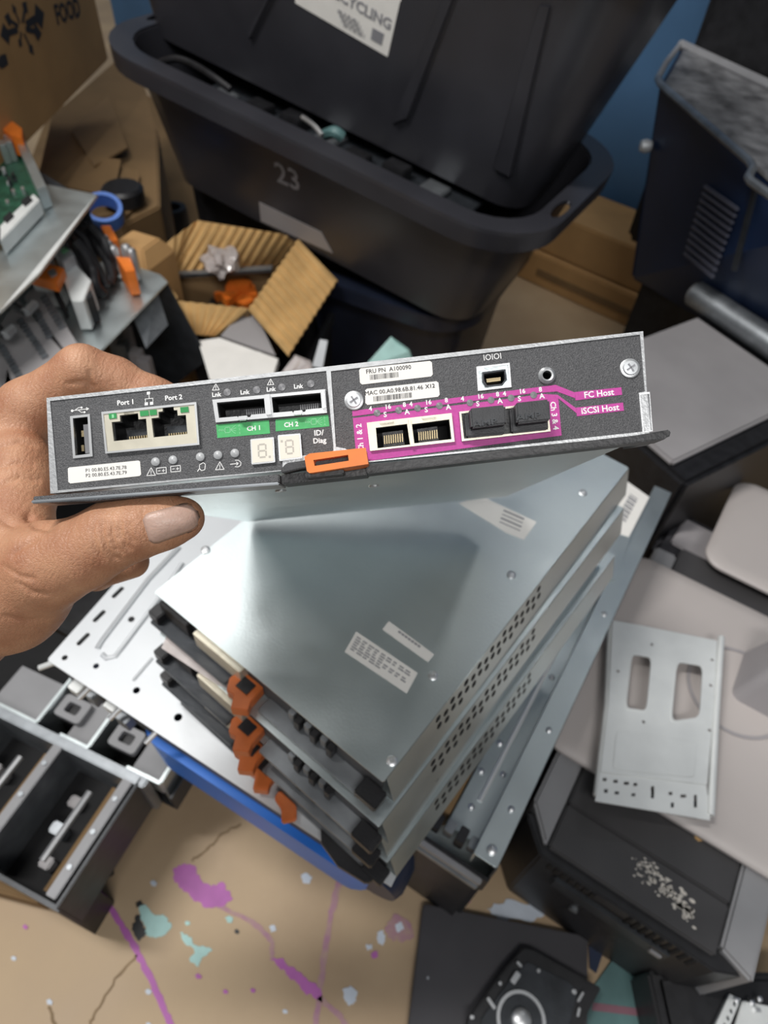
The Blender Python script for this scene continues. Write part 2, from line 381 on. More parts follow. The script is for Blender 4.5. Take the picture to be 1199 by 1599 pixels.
text_mb(mb, '23', LF @ Matrix.Translation((p.x, p.y, .0012)) @ Matrix.Rotation(.06, 4, 'Z'), .040, .0006, .0012)
mb.build('chalk_number', K['ink_g'], tB)
q = [hit(FP, u, v) for u, v in ((405, 315), (502, 362), (520, 395), (408, 345))]
MB().prism([(a.x, a.y) for a in q], .0003, .0014).build('tote_label', K['greypl'], tB, matrix=LF)
# junk lying in the middle tote, seen in the gap under the upper tote
def pos(u, v, z): return at(u, v, z)
def cable(name, label, pts, r, m, cat='cable', group=None):
    P = [Vector(p) for p in pts]; out = []
    for i in range(len(P)-1):
        p0 = P[max(i-1, 0)]; p1 = P[i]; p2 = P[i+1]; p3 = P[min(i+2, len(P)-1)]
        for k in range(6):
            t = k/6; out.append(.5*((2*p1)+(p2-p0)*t+(2*p0-5*p1+4*p2-p3)*t*t+(3*p1-p0-3*p2+p3)*t**3))
    out.append(P[-1])
    return tag(MB().tube(out, r, 8).build(name, m, smooth=True), label, cat, group)
jz = .536
b_ = thing('circuit_card', 'dark circuit card lying in the middle tote under the upper tote', 'circuit board', MBm @ Matrix.Translation((.0, .13, .166)))
MB().box(-.30, .28, -.05, .12, -.006, 0).build('board_stack', K['iron'], b_, bevel=.002)
MB().box(-.25, .24, -.01, .10, -.160, -.006).build('card_cage', K['black'], b_, bevel=.004)
for k in range(7): MB().box(-.27+k*.075, -.225+k*.075, -.04+.01*(k % 3), .0+.012*(k % 4), 0, .01+.006*(k % 3)).build('chip', K['steel_d' if k % 3 == 0 else 'black'], b_, bevel=.002)
cable('metal_bracket', 'thin bright metal bracket sticking out of the middle tote', [at(472, 183, .615), at(490, 196, .612), at(503, 212, .605)], .004, K['steel'], 'bracket')
cable('cable', 'black cable looped over the junk at the left of the middle tote', [at(250, 98, .625), at(275, 92, .637), at(300, 100, .637), at(330, 118, .633), at(360, 140, .62)], .006, K['black'])
cable('cable', 'teal cable end beside the bright bracket in the middle tote', [at(508, 210, .595), at(522, 206, .607), at(534, 214, .60)], .009, K['teal'])
# upper tote, leaning on the junk
pl_, pr_ = at(226, 46, .64), at(812, 338, .515)
ex = (pr_-pl_).normalized(); ez = Vector((0, 0, 1)); ey = ez.cross(ex).normalized(); ez = ex.cross(ey)
wA = (pr_-pl_).length
RA = Matrix((ex, ey, ez)).transposed().to_4x4()
tpA = .08
MA = Matrix.Translation((pl_+pr_)/2) @ RA @ Matrix.Rotation(math.radians(0), 4, 'X') @ Matrix.Translation((0, -tpA, 0))
wA2 = wA+2*tpA-.0
tA = tote('storage_tote', 'upper black tote with ribbed front and a white recycling label', MA, wA2, .40, .40, tpA, K['bin'], 0, .035, r=.09)
FPA = on_front(MA, tpA, .40); LFA = MA.inverted() @ FPA
def frontA(u, v): a = hit(FPA, u, v); return (a.x, a.y)
def strip(mb, P, z0, z1): mb.prism([frontA(*p) for p in P], z0, z1)
mb = MB(); strip(mb, [(462, -30), (640, -30), (625, 4), (606, 88), (462, 4)], .0008, .002); mb.build('tote_label', K['paper'], tA, matrix=LFA)
mb = MB()
a0 = Vector(frontA(470, -8)); a1 = Vector(frontA(606, 72)); an = math.atan2(a1.y-a0.y, a1.x-a0.x)
for s, u, v, c in (('RECYCLING', 562, 10, .015),):
    c0 = frontA(u, v); text_mb(mb, s, Matrix.Translation((*c0, .0024)) @ Matrix.Rotation(an, 4, 'Z'), c, .0005, .0006)
for k in range(4):
    c0 = frontA(545+3*k, 26+7*k); text_mb(mb, 'IIII II III IIII I', Matrix.Translation((*c0, .0024)) @ Matrix.Rotation(an, 4, 'Z'), .006, 0, .0006)
mb.build('label_print', K['ink_g'], tA, matrix=LFA)
mb = MB(); strip(mb, [(583, 42), (601, 52), (597, 70), (580, 60)], .002, .0026); mb.build('label_code_block', K['ink_g'], tA, matrix=LFA)
for P in ([(697, -20), (720, -20), (640, 185), (612, 195)], [(842, 0), (866, 4), (800, 278), (770, 262)], [(430, -30), (440, -30), (395, 60), (385, 55)]):
    mb = MB(); strip(mb, P, -.004, .006); mb.build('rib', K['bin'], tA, bevel=.004, matrix=LFA)

# ================================================================== BACK RIGHT: boxes, tower, pad device
MX = FB @ Matrix.Translation((0, .86, 0))
t = thing('flattened_boxes', 'pale brown cardboard boxes lying against the blue wall beside the totes', 'cardboard box', MX)
MB().box(-.50, .10, .0, .22, 0, .09).build('lower_box', K['card'], t, bevel=.004)
MB().box(-.46, .14, .02, .22, .092, .20).build('upper_box', K['card'], t, bevel=.004)
MB().box(-.3, .08, -.002, .0, .03, .05).build('packing_tape', K['card_d'], t)

FT = Matrix.Translation(at(985, 436, .26))
IT = FT.inverted()
t = thing('equipment_tower', 'dark navy tower with louvred side and scuffed grey top, right of the totes', 'computer case', FT)
TL, TR, BL, BR = at(1030, 130, .62), at(1290, 362, .60), at(985, 436, .26), at(1250, 592, .26)
KL, KR = at(1065, 70, .62), at(1420, 228, .60)
kb = KL-TL
MB().hexa([IT@x for x in (BL, BR, BR+(KR-TR), BL+kb, TL, TR, KR, KL)]).build('case', K['navy'], t, bevel=.006)
up = Vector((0, 0, .004))
MB().slab([IT@(x+up) for x in (TL+(TR-TL)*.03+kb*.03, TR, KR, KL+(TR-TL)*.03)], .006, Vector((0, 0, 1))).build('scuffed_top', K['mott'], t)
def edge_pt(u, v, z=.622): return IT@at(u, v, z)
MB().tube([edge_pt(1027, 122), edge_pt(1031, 131), edge_pt(1170, 252), edge_pt(1176, 262), edge_pt(1168, 276), edge_pt(1172, 283), edge_pt(1290, 366)], .0065, 8).build('edge_trim', K['steel_d'], t, smooth=True)
MB().tube([edge_pt(1062, 70), edge_pt(1200, 134), edge_pt(1420, 236)], .010, 8).build('rear_trim', K['pcgrey'], t, smooth=True)
MB().tube([edge_pt(1027, 122), edge_pt(1040, 98), edge_pt(1062, 70)], .006, 8).build('side_trim', K['pcgrey'], t, smooth=True)
nF = (TR-TL).cross(BL-TL).normalized()
if nF.dot(CAM-TL) < 0: nF = -nF
def face_pt(u, v, off=0):
    d = ray(u, v); k = (TL+nF*off-CAM).dot(nF)/d.dot(nF); return IT@(CAM+d*k)
nl = IT.to_3x3() @ nF
for k in range(11):
    s = k/10; a = (1098-31*s, 288+104*s); b = (1150-38*s, 325+105*s)
    a1 = (a[0]-1.6, a[1]+6); b1 = (b[0]-1.8, b[1]+6)
    MB().slab([face_pt(*a, .006), face_pt(*b, .006), face_pt(*b1, .006), face_pt(*a1, .006)], .007, nl).build('louvre', K['louvre'], t, bevel=.0015)
MB().slab([face_pt(1178, 280, .004), face_pt(1183, 284, .004), face_pt(1146, 424, .004), face_pt(1141, 421, .004)], .006, nl).build('panel_seam', K['iron'], t)
mb = MB(); c = IT@at(1008, 228, .52); mb.lathe([(.0, -.012), (.010, -.010), (.013, 0), (.010, .010), (0, .012)], c, 12, 'X'); mb.build('clip', K['sheet'], t, smooth=True)
# what the tower stands on
cpt = (BL+BR+BR+(KR-TR)+BL+kb)/4
pb = [BL.lerp(cpt, .12), BR.lerp(cpt, .12), (BR+(KR-TR)).lerp(cpt, .12), (BL+kb).lerp(cpt, .12)]
o = MB().loft([[(x.x, x.y, 0) for x in pb], [(x.x, x.y, .258) for x in pb]]).build('support_box', K['black'], bevel=.006)
tag(o, 'plain black box on the floor holding up the navy tower', 'box')
# black cabinet far behind the tower
MK = FB @ Matrix.Translation((-0.107, .87, 0))
t = thing('black_cabinet', 'tall black cabinet standing behind the navy tower at the blue wall', 'cabinet', MK)
MB().box(0, .8, .06, .24, 0, 1.5).build('body', K['black'], t, bevel=.01)
for k in range(3): MB().box(.02+.23*k, .235+.23*k, .04, .06, .05, 1.45).build('door', K['black'], t, bevel=.004)

P3 = at(1089, 494, .33); MP = frame(P3, -33-22)
t = thing('pad_device', 'black machine with a worn warm grey lid panel, behind the end of the held module', 'machine', MP)
MB().box(-.012, .30, -.352, .05, 0, .318).build('body', K['black'], t, bevel=.008)
MB().box(.0, .262, -.347, 0, .318, .33).build('lid_panel', K['greypl'], t, bevel=.004)
MB().tube([(-.045, .034, .345), (.42, .034, .345)], .026, 14).build('roller', K['steel_d'], t, smooth=True)
MB().lathe([(.0, -.004), (.020, -.004), (.020, .004), (0, .004)], (-.047, .034, .345), 14, 'X').build('roller_cap', K['pcgrey'], t, smooth=True)
q0 = at(1045, 850, .18)
t = thing('dark_case', 'dark purple grey case lying low between the chassis and the black machine', 'case', frame(q0, -33))
MB().box(-.02, .16, -.03, .09, 0, .18).build('shell', K['dark'], t, bevel=.01)
MB().box(.0, .12, .0, .07, .18, .186).build('lid_plate', K['taupe'], t, bevel=.003)

# ================================================================== RIGHT: upright PC, monitor feet, drive bracket
P4 = at(853, 1324, .20); M4 = frame(P4, -29) @ Matrix.Scale(1.133, 4)
t = thing('desktop_computer', 'charcoal desktop computer with grey sides and white scraped patch, lower right', 'computer', M4)
MB().box(0, .178, .0, .48, 0, .1725).build('core', K['pctop'], t, bevel=.003)
MB().box(.001, .177, .055, .479, .1725, .1775).build('top_cover', K['pctop'], t, bevel=.002)
MB().box(.001, .177, .002, .054, .1725, .177).build('bezel_top', K['pctop'], t, bevel=.002)
for x0, x1 in ((-.031, -.001), (.179, .213)):
    MB().loft([[(x0, .03 if x0 < 0 else .012, .0), (x1, -.004, .0), (x1, .46, .0), (x0, .46, .0)],
               [(x0, .035 if x0 < 0 else .012, .1785), (x1, .0, .1785), (x1, .46, .1785), (x0, .46, .1785)]]).build('side_panel', K['pcgrey'], t, bevel=.003)
MB().prism([(-.030, .02), (-.002, -.008), (.182, -.008), (.212, .006), (.212, .010), (-.030, .026)], 0, .170).build('front_bezel', K['black'], t, bevel=.003)
MB().box(.022, .150, -.0125, -.008, .120, .146).build('disc_drive', K['iron'], t, bevel=.002)
MB().box(.132, .145, -.015, -.0125, .128, .136).build('eject_button', K['pcgrey'], t, bevel=.001)
for k in range(7): MB().box(.010+.008*k, .0145+.008*k, -.0095, -.007, .150, .165).build('vent_slot', K['black_m'], t)
mb = MB()
for i in range(9):
    for j in range(4): mb.lathe([(.0022, -.0095), (.0022, -.0075)], (.100+.008*i, 0, .146+.006*j), 8, 'Y')
mb.build('perforated_grille', K['black_m'], t)['kind'] = 'stuff'
MB().lathe([(0, -.012), (.005, -.012), (.005, -.008), (0, -.008)], (.06, 0, .09), 12, 'Y').build('power_button', K['steel_d'], t)
random.seed(3)
mb = MB()
for k in range(130):
    a = random.uniform(0, 1); x = .085+.062*a+random.gauss(0, .004); y = .026+.016*(1-a)+random.gauss(0, .006); r = random.uniform(.0006, .0026)*(.7+.9*a)
    if .004 < x < .17 and .004 < y < .05: mb.prism(ngon(x, y, r, 6, r*.6, random.random()), .1769, .1774)
mb.build('scraped_label_residue', K['wht'], t)['kind'] = 'stuff'
MB().prism(ngon(.132, .105, .006, 9, .009), .1774, .1782).build('sticker_residue', K['kraft'], t)
ex4 = M4.to_3x3() @ Vector((1, 0, 0))

M5 = M4 @ Matrix.Translation((-.058, .098, .1788))
def foot(M, label, w, d):
    t = thing('monitor_foot', label, 'monitor stand', M, 'taupe monitor feet')
    def rg(i, z): return [(x, y, z) for x, y in rrect(i, w-i, i, d-i, .032, 8)]
    MB().loft([rg(.003, 0), rg(0, .003), rg(0, .007), rg(.004, .011), rg(.02, .012)]).build('base_plate', K['beige'], t, smooth=True)
    return t
t = foot(M5, 'large pale taupe monitor foot lying on the desktop computer, metal bracket on it', .31, .325)
L5 = wp(M5); c = L5(1150, 1080, .215)
MB().lathe([(.060, .0118), (.060, .0135), (.056, .0135), (.056, .0118), (.060, .0118)], (c.x, c.y, 0), 36).build('pivot_ring', K['taupe'], t, smooth=True)
cc = L5(1190, 1080, .23)
MB().loft([[(cc.x+x, cc.y+y, .012) for x, y in rrect(-.028, .05, -.02, .06, .012)], [(cc.x+x+.012, cc.y+y+.01, .075) for x, y in rrect(-.022, .05, -.012, .052, .012)]]).build('neck', K['taupe'], t, smooth=True)
P6 = at(1110, 852, .26); M6 = frame(P6, -30)
o6b = thing('packing_block', 'low grey box under the second monitor foot at right edge', 'box', frame(P6, -30))
MB().box(.09, .24, .03, .12, 0, .216).build('shell', K['dark'], o6b, bevel=.004)
foot(frame(P6, -30, .2165), 'smaller taupe monitor foot at the right edge, behind the large one', .30, .22)

P7 = at(930, 1250, .245)
t = thing('drive_bracket', 'bright stamped metal drive bracket lying on the taupe monitor foot', 'bracket', frame(P7, -6, .217))
L7 = wp(frame(P7, -6, .217))
def c7(u, v): p = L7(u, v, .245); return (p.x, p.y)
outer = [c7(*p) for p in ((957, 968), (1000, 976), (1120, 1000), (1113, 1120), (1104, 1225), (938, 1205), (950, 1100), (953, 1045))]
win = lambda P: [c7(*p) for p in P]
def rnd(P, k=.18):
    out = []
    n = len(P)
    for i in range(n):
        a, b, c = Vector(P[i-1]), Vector(P[i]), Vector(P[(i+1) % n])
        p0 = b.lerp(a, k); p1 = b.lerp(c, k)
        for s in range(5):
            u = s/4; q = p0.lerp(b, u).lerp(b.lerp(p1, u), u); out.append((q.x, q.y))
    return out
w1 = rnd(win([(987, 1022), (1017, 1027), (1009, 1110), (977, 1105)])); w2 = rnd(win([(1057, 1034), (1097, 1040), (1092, 1120), (1048, 1126)]))
small = [ngon(*c7(u, v), .0022, 10) for u, v in ((1018, 1006), (1005, 1127), (965, 1048), (1112, 1030), (1110, 1070), (1108, 1140))]
plate('stamped_plate', [outer, w1, w2]+small, .026, .0275, K['galv_b'], t)
w3 = rnd(win([(962, 1140), (1088, 1158), (1084, 1215), (956, 1202)]), .12)
MB().prism(w3, .0272, .0284).build('raised_panel', K['galv_b'], t, bevel=.0006)
for w_ in (w1, w2):
    cx_ = sum(p[0] for p in w_)/len(w_); cy_ = sum(p[1] for p in w_)/len(w_)
    big = [(cx_+(x-cx_)*1.10, cy_+(y-cy_)*1.06) for x, y in w_]
    plate('window_flange', [big, w_], .0262, .0284, K['galv_b'], t)
fl = [c7(*p) for p in ((938, 1205), (1104, 1225), (1110, 1280), (930, 1250))]
slots = [[c7(u-w/2, v-h/2), c7(u+w/2, v-h/2), c7(u+w/2, v+h/2), c7(u-w/2, v+h/2)] for u, v, w, h in
         ((945, 1216, 6, 5), (962, 1219, 7, 5), (979, 1222, 8, 5), (993, 1224, 6, 5), (947, 1234, 6, 6), (964, 1237, 7, 5), (990, 1240, 6, 5), (1020, 1236, 5, 19), (1048, 1238, 6, 5), (1068, 1242, 9, 5), (1051, 1256, 5, 8), (1087, 1250, 5, 20))]
plate('perforated_flange', [fl]+slots, .024, .0256, K['galv_b'], t)
MB().tube([(*c7(1127, 994), .0255), (*c7(1119, 1110), .0255), (*c7(1111, 1272), .0245)], .0048, 10).build('rolled_edge', K['galv_b'], t, smooth=True)
MB().tube([(*c7(955, 968), .0215), (*c7(950, 1100), .0215), (*c7(934, 1240), .0215)], .0042, 8).build('folded_edge', K['galv_b'], t, smooth=True)
mb = MB(); x0, y0 = c7(940, 1240); x1, y1 = c7(1104, 1268)
mb.hexa([(x0, y0, -.001), (x1, y1, -.001), (x1-.002, y1+.012, -.001), (x0-.002, y0+.012, -.001), (x0, y0, .024), (x1, y1, .024), (x1-.002, y1+.012, .024), (x0-.002, y0+.012, .024)])
mb.build('connector_block', K['black'], t, bevel=.001)

# ================================================================== CENTRE: chassis, blue tote, tray, stack
P8 = at(775, 1360, .33); M8 = frame(P8, -28)
t = thing('rack_chassis', 'long open steel rack chassis with a cream label, right of the module stack', 'chassis', M8)
Wc = .088
MB().box(-Wc, 0, 0, .60, .252, .256).build('floor_pan', K['galv'], t)
MB().box(-.002, 0, 0, .60, .256, .33).build('side_wall', K['iron'], t)
MB().box(-Wc, -Wc+.002, 0, .60, .256, .325).build('side_wall', K['galv'], t)
MB().box(-.024, 0, .002, .60, .328, .3305).build('top_flange', K['galv'], t, bevel=.0006)
MB().box(-.026, -.024, .002, .60, .300, .3305).build('lip', K['galv'], t, bevel=.0005)
MB().box(-.062, -.026, .02, .60, .296, .300).build('cable_tray', K['galv'], t, bevel=.001)
MB().tube([(-.043, .06, .301), (-.043, .34, .301), (-.037, .36, .301), (-.037, .58, .301)], .0028, 8).build('pressed_rail', K['galv_b'], t, smooth=True)
MB().box(-.078, -.064, .03, .16, .257, .302).build('brown_insulator', K['card_d'], t, bevel=.001)
for x, y in ((-.012, .06), (-.012, .16), (-.034, .10), (-.048, .05), (-.052, .13), (-.056, .09), (-.034, .24), (-.012, .34), (-.056, .18)):
    MB().lathe([(.0035, 0), (.0035, .0015), (.002, .0028), (0, .003)], (x, y, .3005 if x < -.02 else .3305), 12).build('rivet', K['steel'], t, smooth=True)
for k in range(4): MB().box(-.076+.014*k, -.066+.014*k, .006+.003*(k % 2), .022, .30, .315+.004*(k % 3)).build('connector', K['steel_d' if k % 2 else 'black'], t, bevel=.001)
MB().box(-Wc, 0, -.004, 0, .252, .296).build('front_frame', K['black'], t, bevel=.001)
MB().box(-Wc+.004, -.006, -.010, -.004, .285, .294).build('front_rail', K['pcgrey'], t, bevel=.001)
MB().box(-Wc+.004, -.006, -.008, -.004, .258, .266).build('front_rail', K['steel_d'], t, bevel=.001)
MB().lathe([(0, 0), (.005, 0), (.005, .003), (.0025, .0045), (0, .0045)], (-.012, .014, .3305), 14).build('thumb_screw', K['steel'], t, smooth=True)
# stepped plate with the label at the far end
L8 = wp(M8)
pts = [(930, 800), (955, 752), (1008, 772), (962, 905), (940, 905), (921, 940), (905, 925), (912, 880), (903, 868), (922, 830)]
mb = MB(); mb.prism([(L8(u, v, .335).x, L8(u, v, .335).y) for u, v in pts], .331, .335); mb.build('stepped_cover', K['galv'], t, bevel=.0008)
lp = [L8(u, v, .336) for u, v in ((980, 752), (1014, 776), (982, 838), (943, 826))]
MB().prism([(p.x, p.y) for p in lp], .3351, .3357).build('cream_label', K['paper'], t)
mb = MB(); e1 = (lp[2]-lp[1]); e2 = (lp[0]-lp[1])
for k in range(12):
    a = lp[1]+e1*(.2+.05*k)+e2*.35; b = a+e2*.35; c = b+e1*.02*(1+k % 2); d = a+e1*.02*(1+k % 2)
    mb.prism([(x.x, x.y) for x in (a, b, c, d)], .3357, .3360)
mb.build('barcode', K['ink_g'], t)
o = MB().box(-.086, .002, .01, .46, 0, .2515).build('crate', K['black'], matrix=M8, bevel=.008)
tag(o, 'black crate standing on the floor under the open rack chassis', 'crate')

P9 = at(80, 1035, .43); M9 = frame(P9, -26)
I9 = M9.inverted()
# blue tote carrying the tray
t = thing('blue_tote', 'bright blue plastic tote on the floor under the wide pale server tray', 'tote', M9)
def rr9(i, z): return [(x, y, z) for x, y in rrect(.085+i, .375-i, .000+i, .44-i, .035, 6)]
MB().loft([rr9(.085, 0), rr9(.06, .26), rr9(.013, .31), rr9(.010, .372), rr9(.015, .372), rr9(.065, .27), rr9(.09, .01)]).build('body', K['blue'], t, smooth=True)
MB().loft([rr9(.010, .305), rr9(.002, .305), rr9(0, .374), rr9(.010, .374)], cap=False).build('rim', K['blue'], t, smooth=True)
MB().lathe([(.0, -.02), (.030, -.02), (.034, -.012), (.034, .012), (.030, .02), (0, .02)], (.36, .03, .34), 20, 'Y').build('shaded_corner', K['navy'], t, smooth=True)  # tote's own rounded corner, its shadow put in as navy
# wide tray
t = thing('server_tray', 'wide pale metal server tray with slots along its left edge, under the module stack', 'server', M9)
def c9(u, v): p = I9 @ at(u, v, .43); return (p.x, p.y)
slots = []
for u, v in ((130, 998), (155, 962), (184, 925)):
    x, y = c9(u, v); slots.append(rrect(x-.0025, x+.0025, y-.008, y+.008, .002, 3))
for u, v, r in ((101, 1027, .003), (150, 1040, .003), (213, 1078, .0035), (278, 1120, .004), (205, 967, .0035), (238, 862, .003)):
    slots.append(ngon(*c9(u, v), r, 12))
plate('top_sheet', [[(-.006, .002), (-.004, 0), (.385, 0), (.385, .50), (-.012, .50), (-.012, .15), (-.016, .112)]]+slots, .428, .430, K['sheet'], t)
# embossed racetrack and bead
def bead(pts, r, nm):
    P = [(*c9(u, v), .4300) for u, v in pts]; MB().tube(P, r, 8).build(nm, K['sheet'], t, smooth=True)
bead([(152, 1013), (160, 1000), (232, 905), (280, 855)], .0032, 'pressed_bead')
bead([(160, 1022), (166, 1028), (180, 1025), (192, 1010), (245, 940), (285, 880)], .0028, 'pressed_bead')
bead([(208, 1063), (238, 1028)], .0018, 'pressed_bead')
MB().box(.01, .365, .012, .50, .376, .384).build('circuit_board', K['pcb_d'], t)
MB().box(.002, .372, .006, .008, .384, .428).build('front_wall', K['iron'], t)
MB().box(.366, .372, .008, .50, .376, .428).build('side_wall', K['galv'], t)
for k in range(4):
    x = .012+.022*k
    MB().box(x, x+.014, -.004+.002*(k % 3), .012, .384, .398+.006*(k % 2)).build('board_connector', K['steel_d' if k % 2 else 'galv_b'], t, bevel=.0008)
MB().tube([(-.001, .004, .424), (-.012, -.008, .420)], .003, 8).build('guide_pin', K['galv_b'], t, smooth=True)
for x in (.045, .085, .13): MB().tube([(x, .004, .42), (x-.004, -.010, .414)], .0028, 8).build('guide_pin', K['steel'], t, smooth=True)

# ------------------------------------------------------------------ the stack of controller modules
P10 = at(240, 925, .575); YS = -34.3
WM, LM, HM = .240, .400, .0365
def stack_module(label, dx, dy, ztop, rot, first):
    M = frame(P10, YS) @ Matrix.Translation((dx, dy, ztop-HM)) @ Matrix.Rotation(math.radians(rot), 4, 'Z')
    t = thing('stacked_module', label, 'controller module', M, 'stacked controller modules')
    # folded case with a real opening field in the right flank
    mb = MB(); mb.box(0, WM+.009, .004, LM, .001, .0022); mb.build('base_plate', K['galv'], t)
    hole = [ngon(.010+.0095*i, (.0245 if (i % 2) else .029)-.009*j, .0036, 6) for i in range(17) for j in range(2)]
    o = [rrect(.004, LM, .001, HM-.0012)]
    o += [[(x+.055, y) for x, y in h] for h in hole]
    Mr = Matrix.Translation((WM+.0095, 0, .001)) @ Matrix.Rotation(-.262, 4, 'Y') @ Matrix(((0, 0, 1, 0), (1, 0, 0, 0), (0, 1, 0, 0), (0, 0, 0, 1)))
    plate('right_flank', o, -.0003, 0, K['galv'], t, Mr)
    MB().box(.045, .245, .008, .034, -.0014, -.0005).build('vent_backing', K['black_m'], t, matrix=Mr)
    MB().box(0, .0012, .004, LM, .001, HM-.0012).build('left_flank', K['galv'], t)
    MB().hexa([(0, LM-.0012, .001), (WM+.009, LM-.0012, .001), (WM+.009, LM, .001), (0, LM, .001), (0, LM-.0012, HM-.0012), (WM, LM-.0012, HM-.0012), (WM, LM, HM-.0012), (0, LM, HM-.0012)]).build('rear_wall', K['galv'], t)
    if first:
        plate('lid', [rrect(0, WM, .0, LM, .002, 2), ngon(.150, .293, .0042, 14)], HM-.0012, HM, K['galv'], t)
    else: MB().box(0, WM, 0, LM, HM-.0012, HM).build('lid', K['galv'], t, bevel=.0004)
    # front: dark face set back under the lid, tin port shields, latch and lever
    MB().box(.002, WM-.002, .0035, .005, .002, HM-.002).build('front_panel', K['panel'], t)
    MB().box(.0, WM, .0015, .0035, HM-.0035, HM-.0012).build('front_edge', K['steel'], t, bevel=.0003)
    MB().box(.050, .103, -.004, .004, .012, .032).build('port_shield', K['cream'], t, bevel=.0006)
    MB().box(.006, .040, -.002, .004, .010, .030).build('port_block', K['black'], t, bevel=.0008)
    for k in range(6):
        MB().box(.150+.008*k, .1555+.008*k, -.0035 if k % 2 else -.001, .004, .010, .024).build('port_insert', K['black' if k % 2 else 'steel_d'], t, bevel=.0005)
    MB().box(.0, .090, -.012, .0035, .002, .006).build('ejector_lever', K['iron'], t, bevel=.0008)
    MB().box(.125, WM+.002, -.010, .0035, .002, .006).build('ejector_lever', K['steel_d'], t, bevel=.0008)
    MB().box(WM-.016, WM+.004, -.012, .002, .006, .016).build('hinge_block', K['black'], t, bevel=.001)
    MB().box(-.002, .010, -.010, .002, .006, .018).build('hinge_block', K['black'], t, bevel=.001)
    la = [(.096, .003), (.120, .003), (.121, -.012), (.124, -.018), (.113, -.025), (.107, -.016), (.100, -.017), (.094, -.008)]
    MB().prism(la, .006, .018).build('release_latch', K['rust'], t, bevel=.0006)
    MB().prism([(.103, .0), (.115, .0), (.115, -.010), (.103, -.010)], .018, .0195).build('latch_recess', K['black'], t)
    return t
t1 = stack_module('topmost stacked grey module with two white stickers in the middle of its lid', 0, 0, .575, 0, True)
L1 = wp(t1.matrix_world)
def lidpoly(P, z0, z1, nm, m): return MB().prism([(L1(u, v, .575).x, L1(u, v, .575).y) for u, v in P], HM+z0, HM+z1).build(nm, m, t1)
lidpoly([(556, 986), (652, 1051), (635, 1083), (538, 1018)], 0, .0002, 'spec_sticker', K['paper'])
lidpoly([(607, 970), (678, 1022), (668, 1034), (597, 983)], 0, .0002, 'serial_sticker', K['paper'])
lidpoly([(716, 786), (740, 778), (758, 778), (838, 815), (818, 843), (790, 832)], 0, .0002, 'torn_sticker', K['paper'])
mb = MB()
def lp1(u, v): p = L1(u, v, .575); return (p.x, p.y)
def inkbar(a, b, w):
    A, B = Vector(lp1(*a)), Vector(lp1(*b)); d = (B-A).normalized(); n = Vector((-d.y, d.x))*w*.55
    mb.prism([tuple(A+n), tuple(A-n), tuple(B-n), tuple(B+n)], HM+.0002, HM+.00028)
random.seed(11)
for r in range(6):
    o = r*3.6
    for seg in range(9):
        s0 = seg/9+.01; s1 = s0+random.uniform(.05, .10)
        if r in (2, 5) and seg > 4: continue
        inkbar((556-o*.55+86*s0, 994+o+58*s0), (556-o*.55+86*s1, 994+o+58*s1), .0011)
for s in range(7):
    inkbar((622+5*s, 986+3.6*s), (626+5*s, 989+3.6*s), .0017)
for r in range(4):
    inkbar((786-2*r, 797+6*r), (818-2*r, 811+6*r), .0011 if r % 2 else .0018)
mb.build('sticker_print', K['ink_g'], t1)['kind'] = 'stuff'
for u, v in ((798, 898), (676, 1055), (910, 770), (321, 859), (612, 1188)):
    x, y = lp1(u, v)
    MB().lathe([(.0040, HM), (.0040, HM+.0008), (.0026, HM+.0016), (.0011, HM+.0016), (.0009, HM+.0009), (0, HM+.0009)], (x, y, 0), 14).build('screw', K['steel'], t1, smooth=True)
MB().box(.13, .17, .27, .315, .012, .014).build('inner_board', K['black_m'], t1)
t2 = stack_module('second stacked grey module, directly under the topmost one with stickers', .011, -.013, .5375, -.6, False)
t3 = stack_module('third stacked grey module from the top of the pile', .013, -.017, .502, .2, False)
t4 = stack_module('lowest stacked grey module, resting on the wide pale tray', .024, -.012, .468, -.8, False)
# blotchy patch in place of reflections on the second module's shiny lid
L2 = wp(t2.matrix_world)
MB().prism([(L2(u, v, .5375).x, L2(u, v, .5375).y) for u, v in ((262, 990), (300, 1000), (372, 1055), (366, 1078), (340, 1070), (252, 1012))], HM, HM+.0004).build('reflection_patch', K['bag'], t2)
MB().prism([(.178, -.010), (.238, -.010), (.234, -.017), (.208, -.022), (.186, -.018)], .004, .012).build('dangling_lever', K['black'], t4, bevel=.001)
MB().prism([(.130, -.010), (.150, -.010), (.158, -.018), (.150, -.028), (.142, -.020), (.131, -.018)], .006, .014).build('release_latch', K['rust'], t4, bevel=.0012)

# ================================================================== LEFT
# --- lower left drive enclosure, seen from above into its open bays
P11 = at(215, 1217, .2); M11 = frame(P11, -19)
t = thing('drive_enclosure', 'open dark steel drive enclosure with bright rails, lower left corner of view', 'enclosure', M11)
MB().box(-.42, .0, -.145, .0, .110, .114).build('bay_floor', K['black_m'], t)
MB().box(-.42, .012, -.006, .006, .11, .2).build('cross_beam', K['steel_d'], t, bevel=.002)
MB().box(-.42, .004, -.150, -.145, .11, .19).build('front_rail', K['iron'], t, bevel=.001)
MB().box(.0, .004, -.148, .004, .11, .2).build('end_plate', K['iron'], t, bevel=.001)
for x in (-.225, -.115, -.012):
    MB().box(x, x+.004, -.142, -.006, .114, .2).build('bay_divider', K['steel_d'], t)
    MB().box(x-.004, x+.009, -.142, -.006, .198, .202).build('guide_rail', K['pcgrey'], t, bevel=.001)
    for k in range(3): MB().lathe([(.003, 0), (.003, .002), (0, .002)], (x+.0025, -.03-.04*k, .202), 10).build('rivet', K['steel_d'], t)
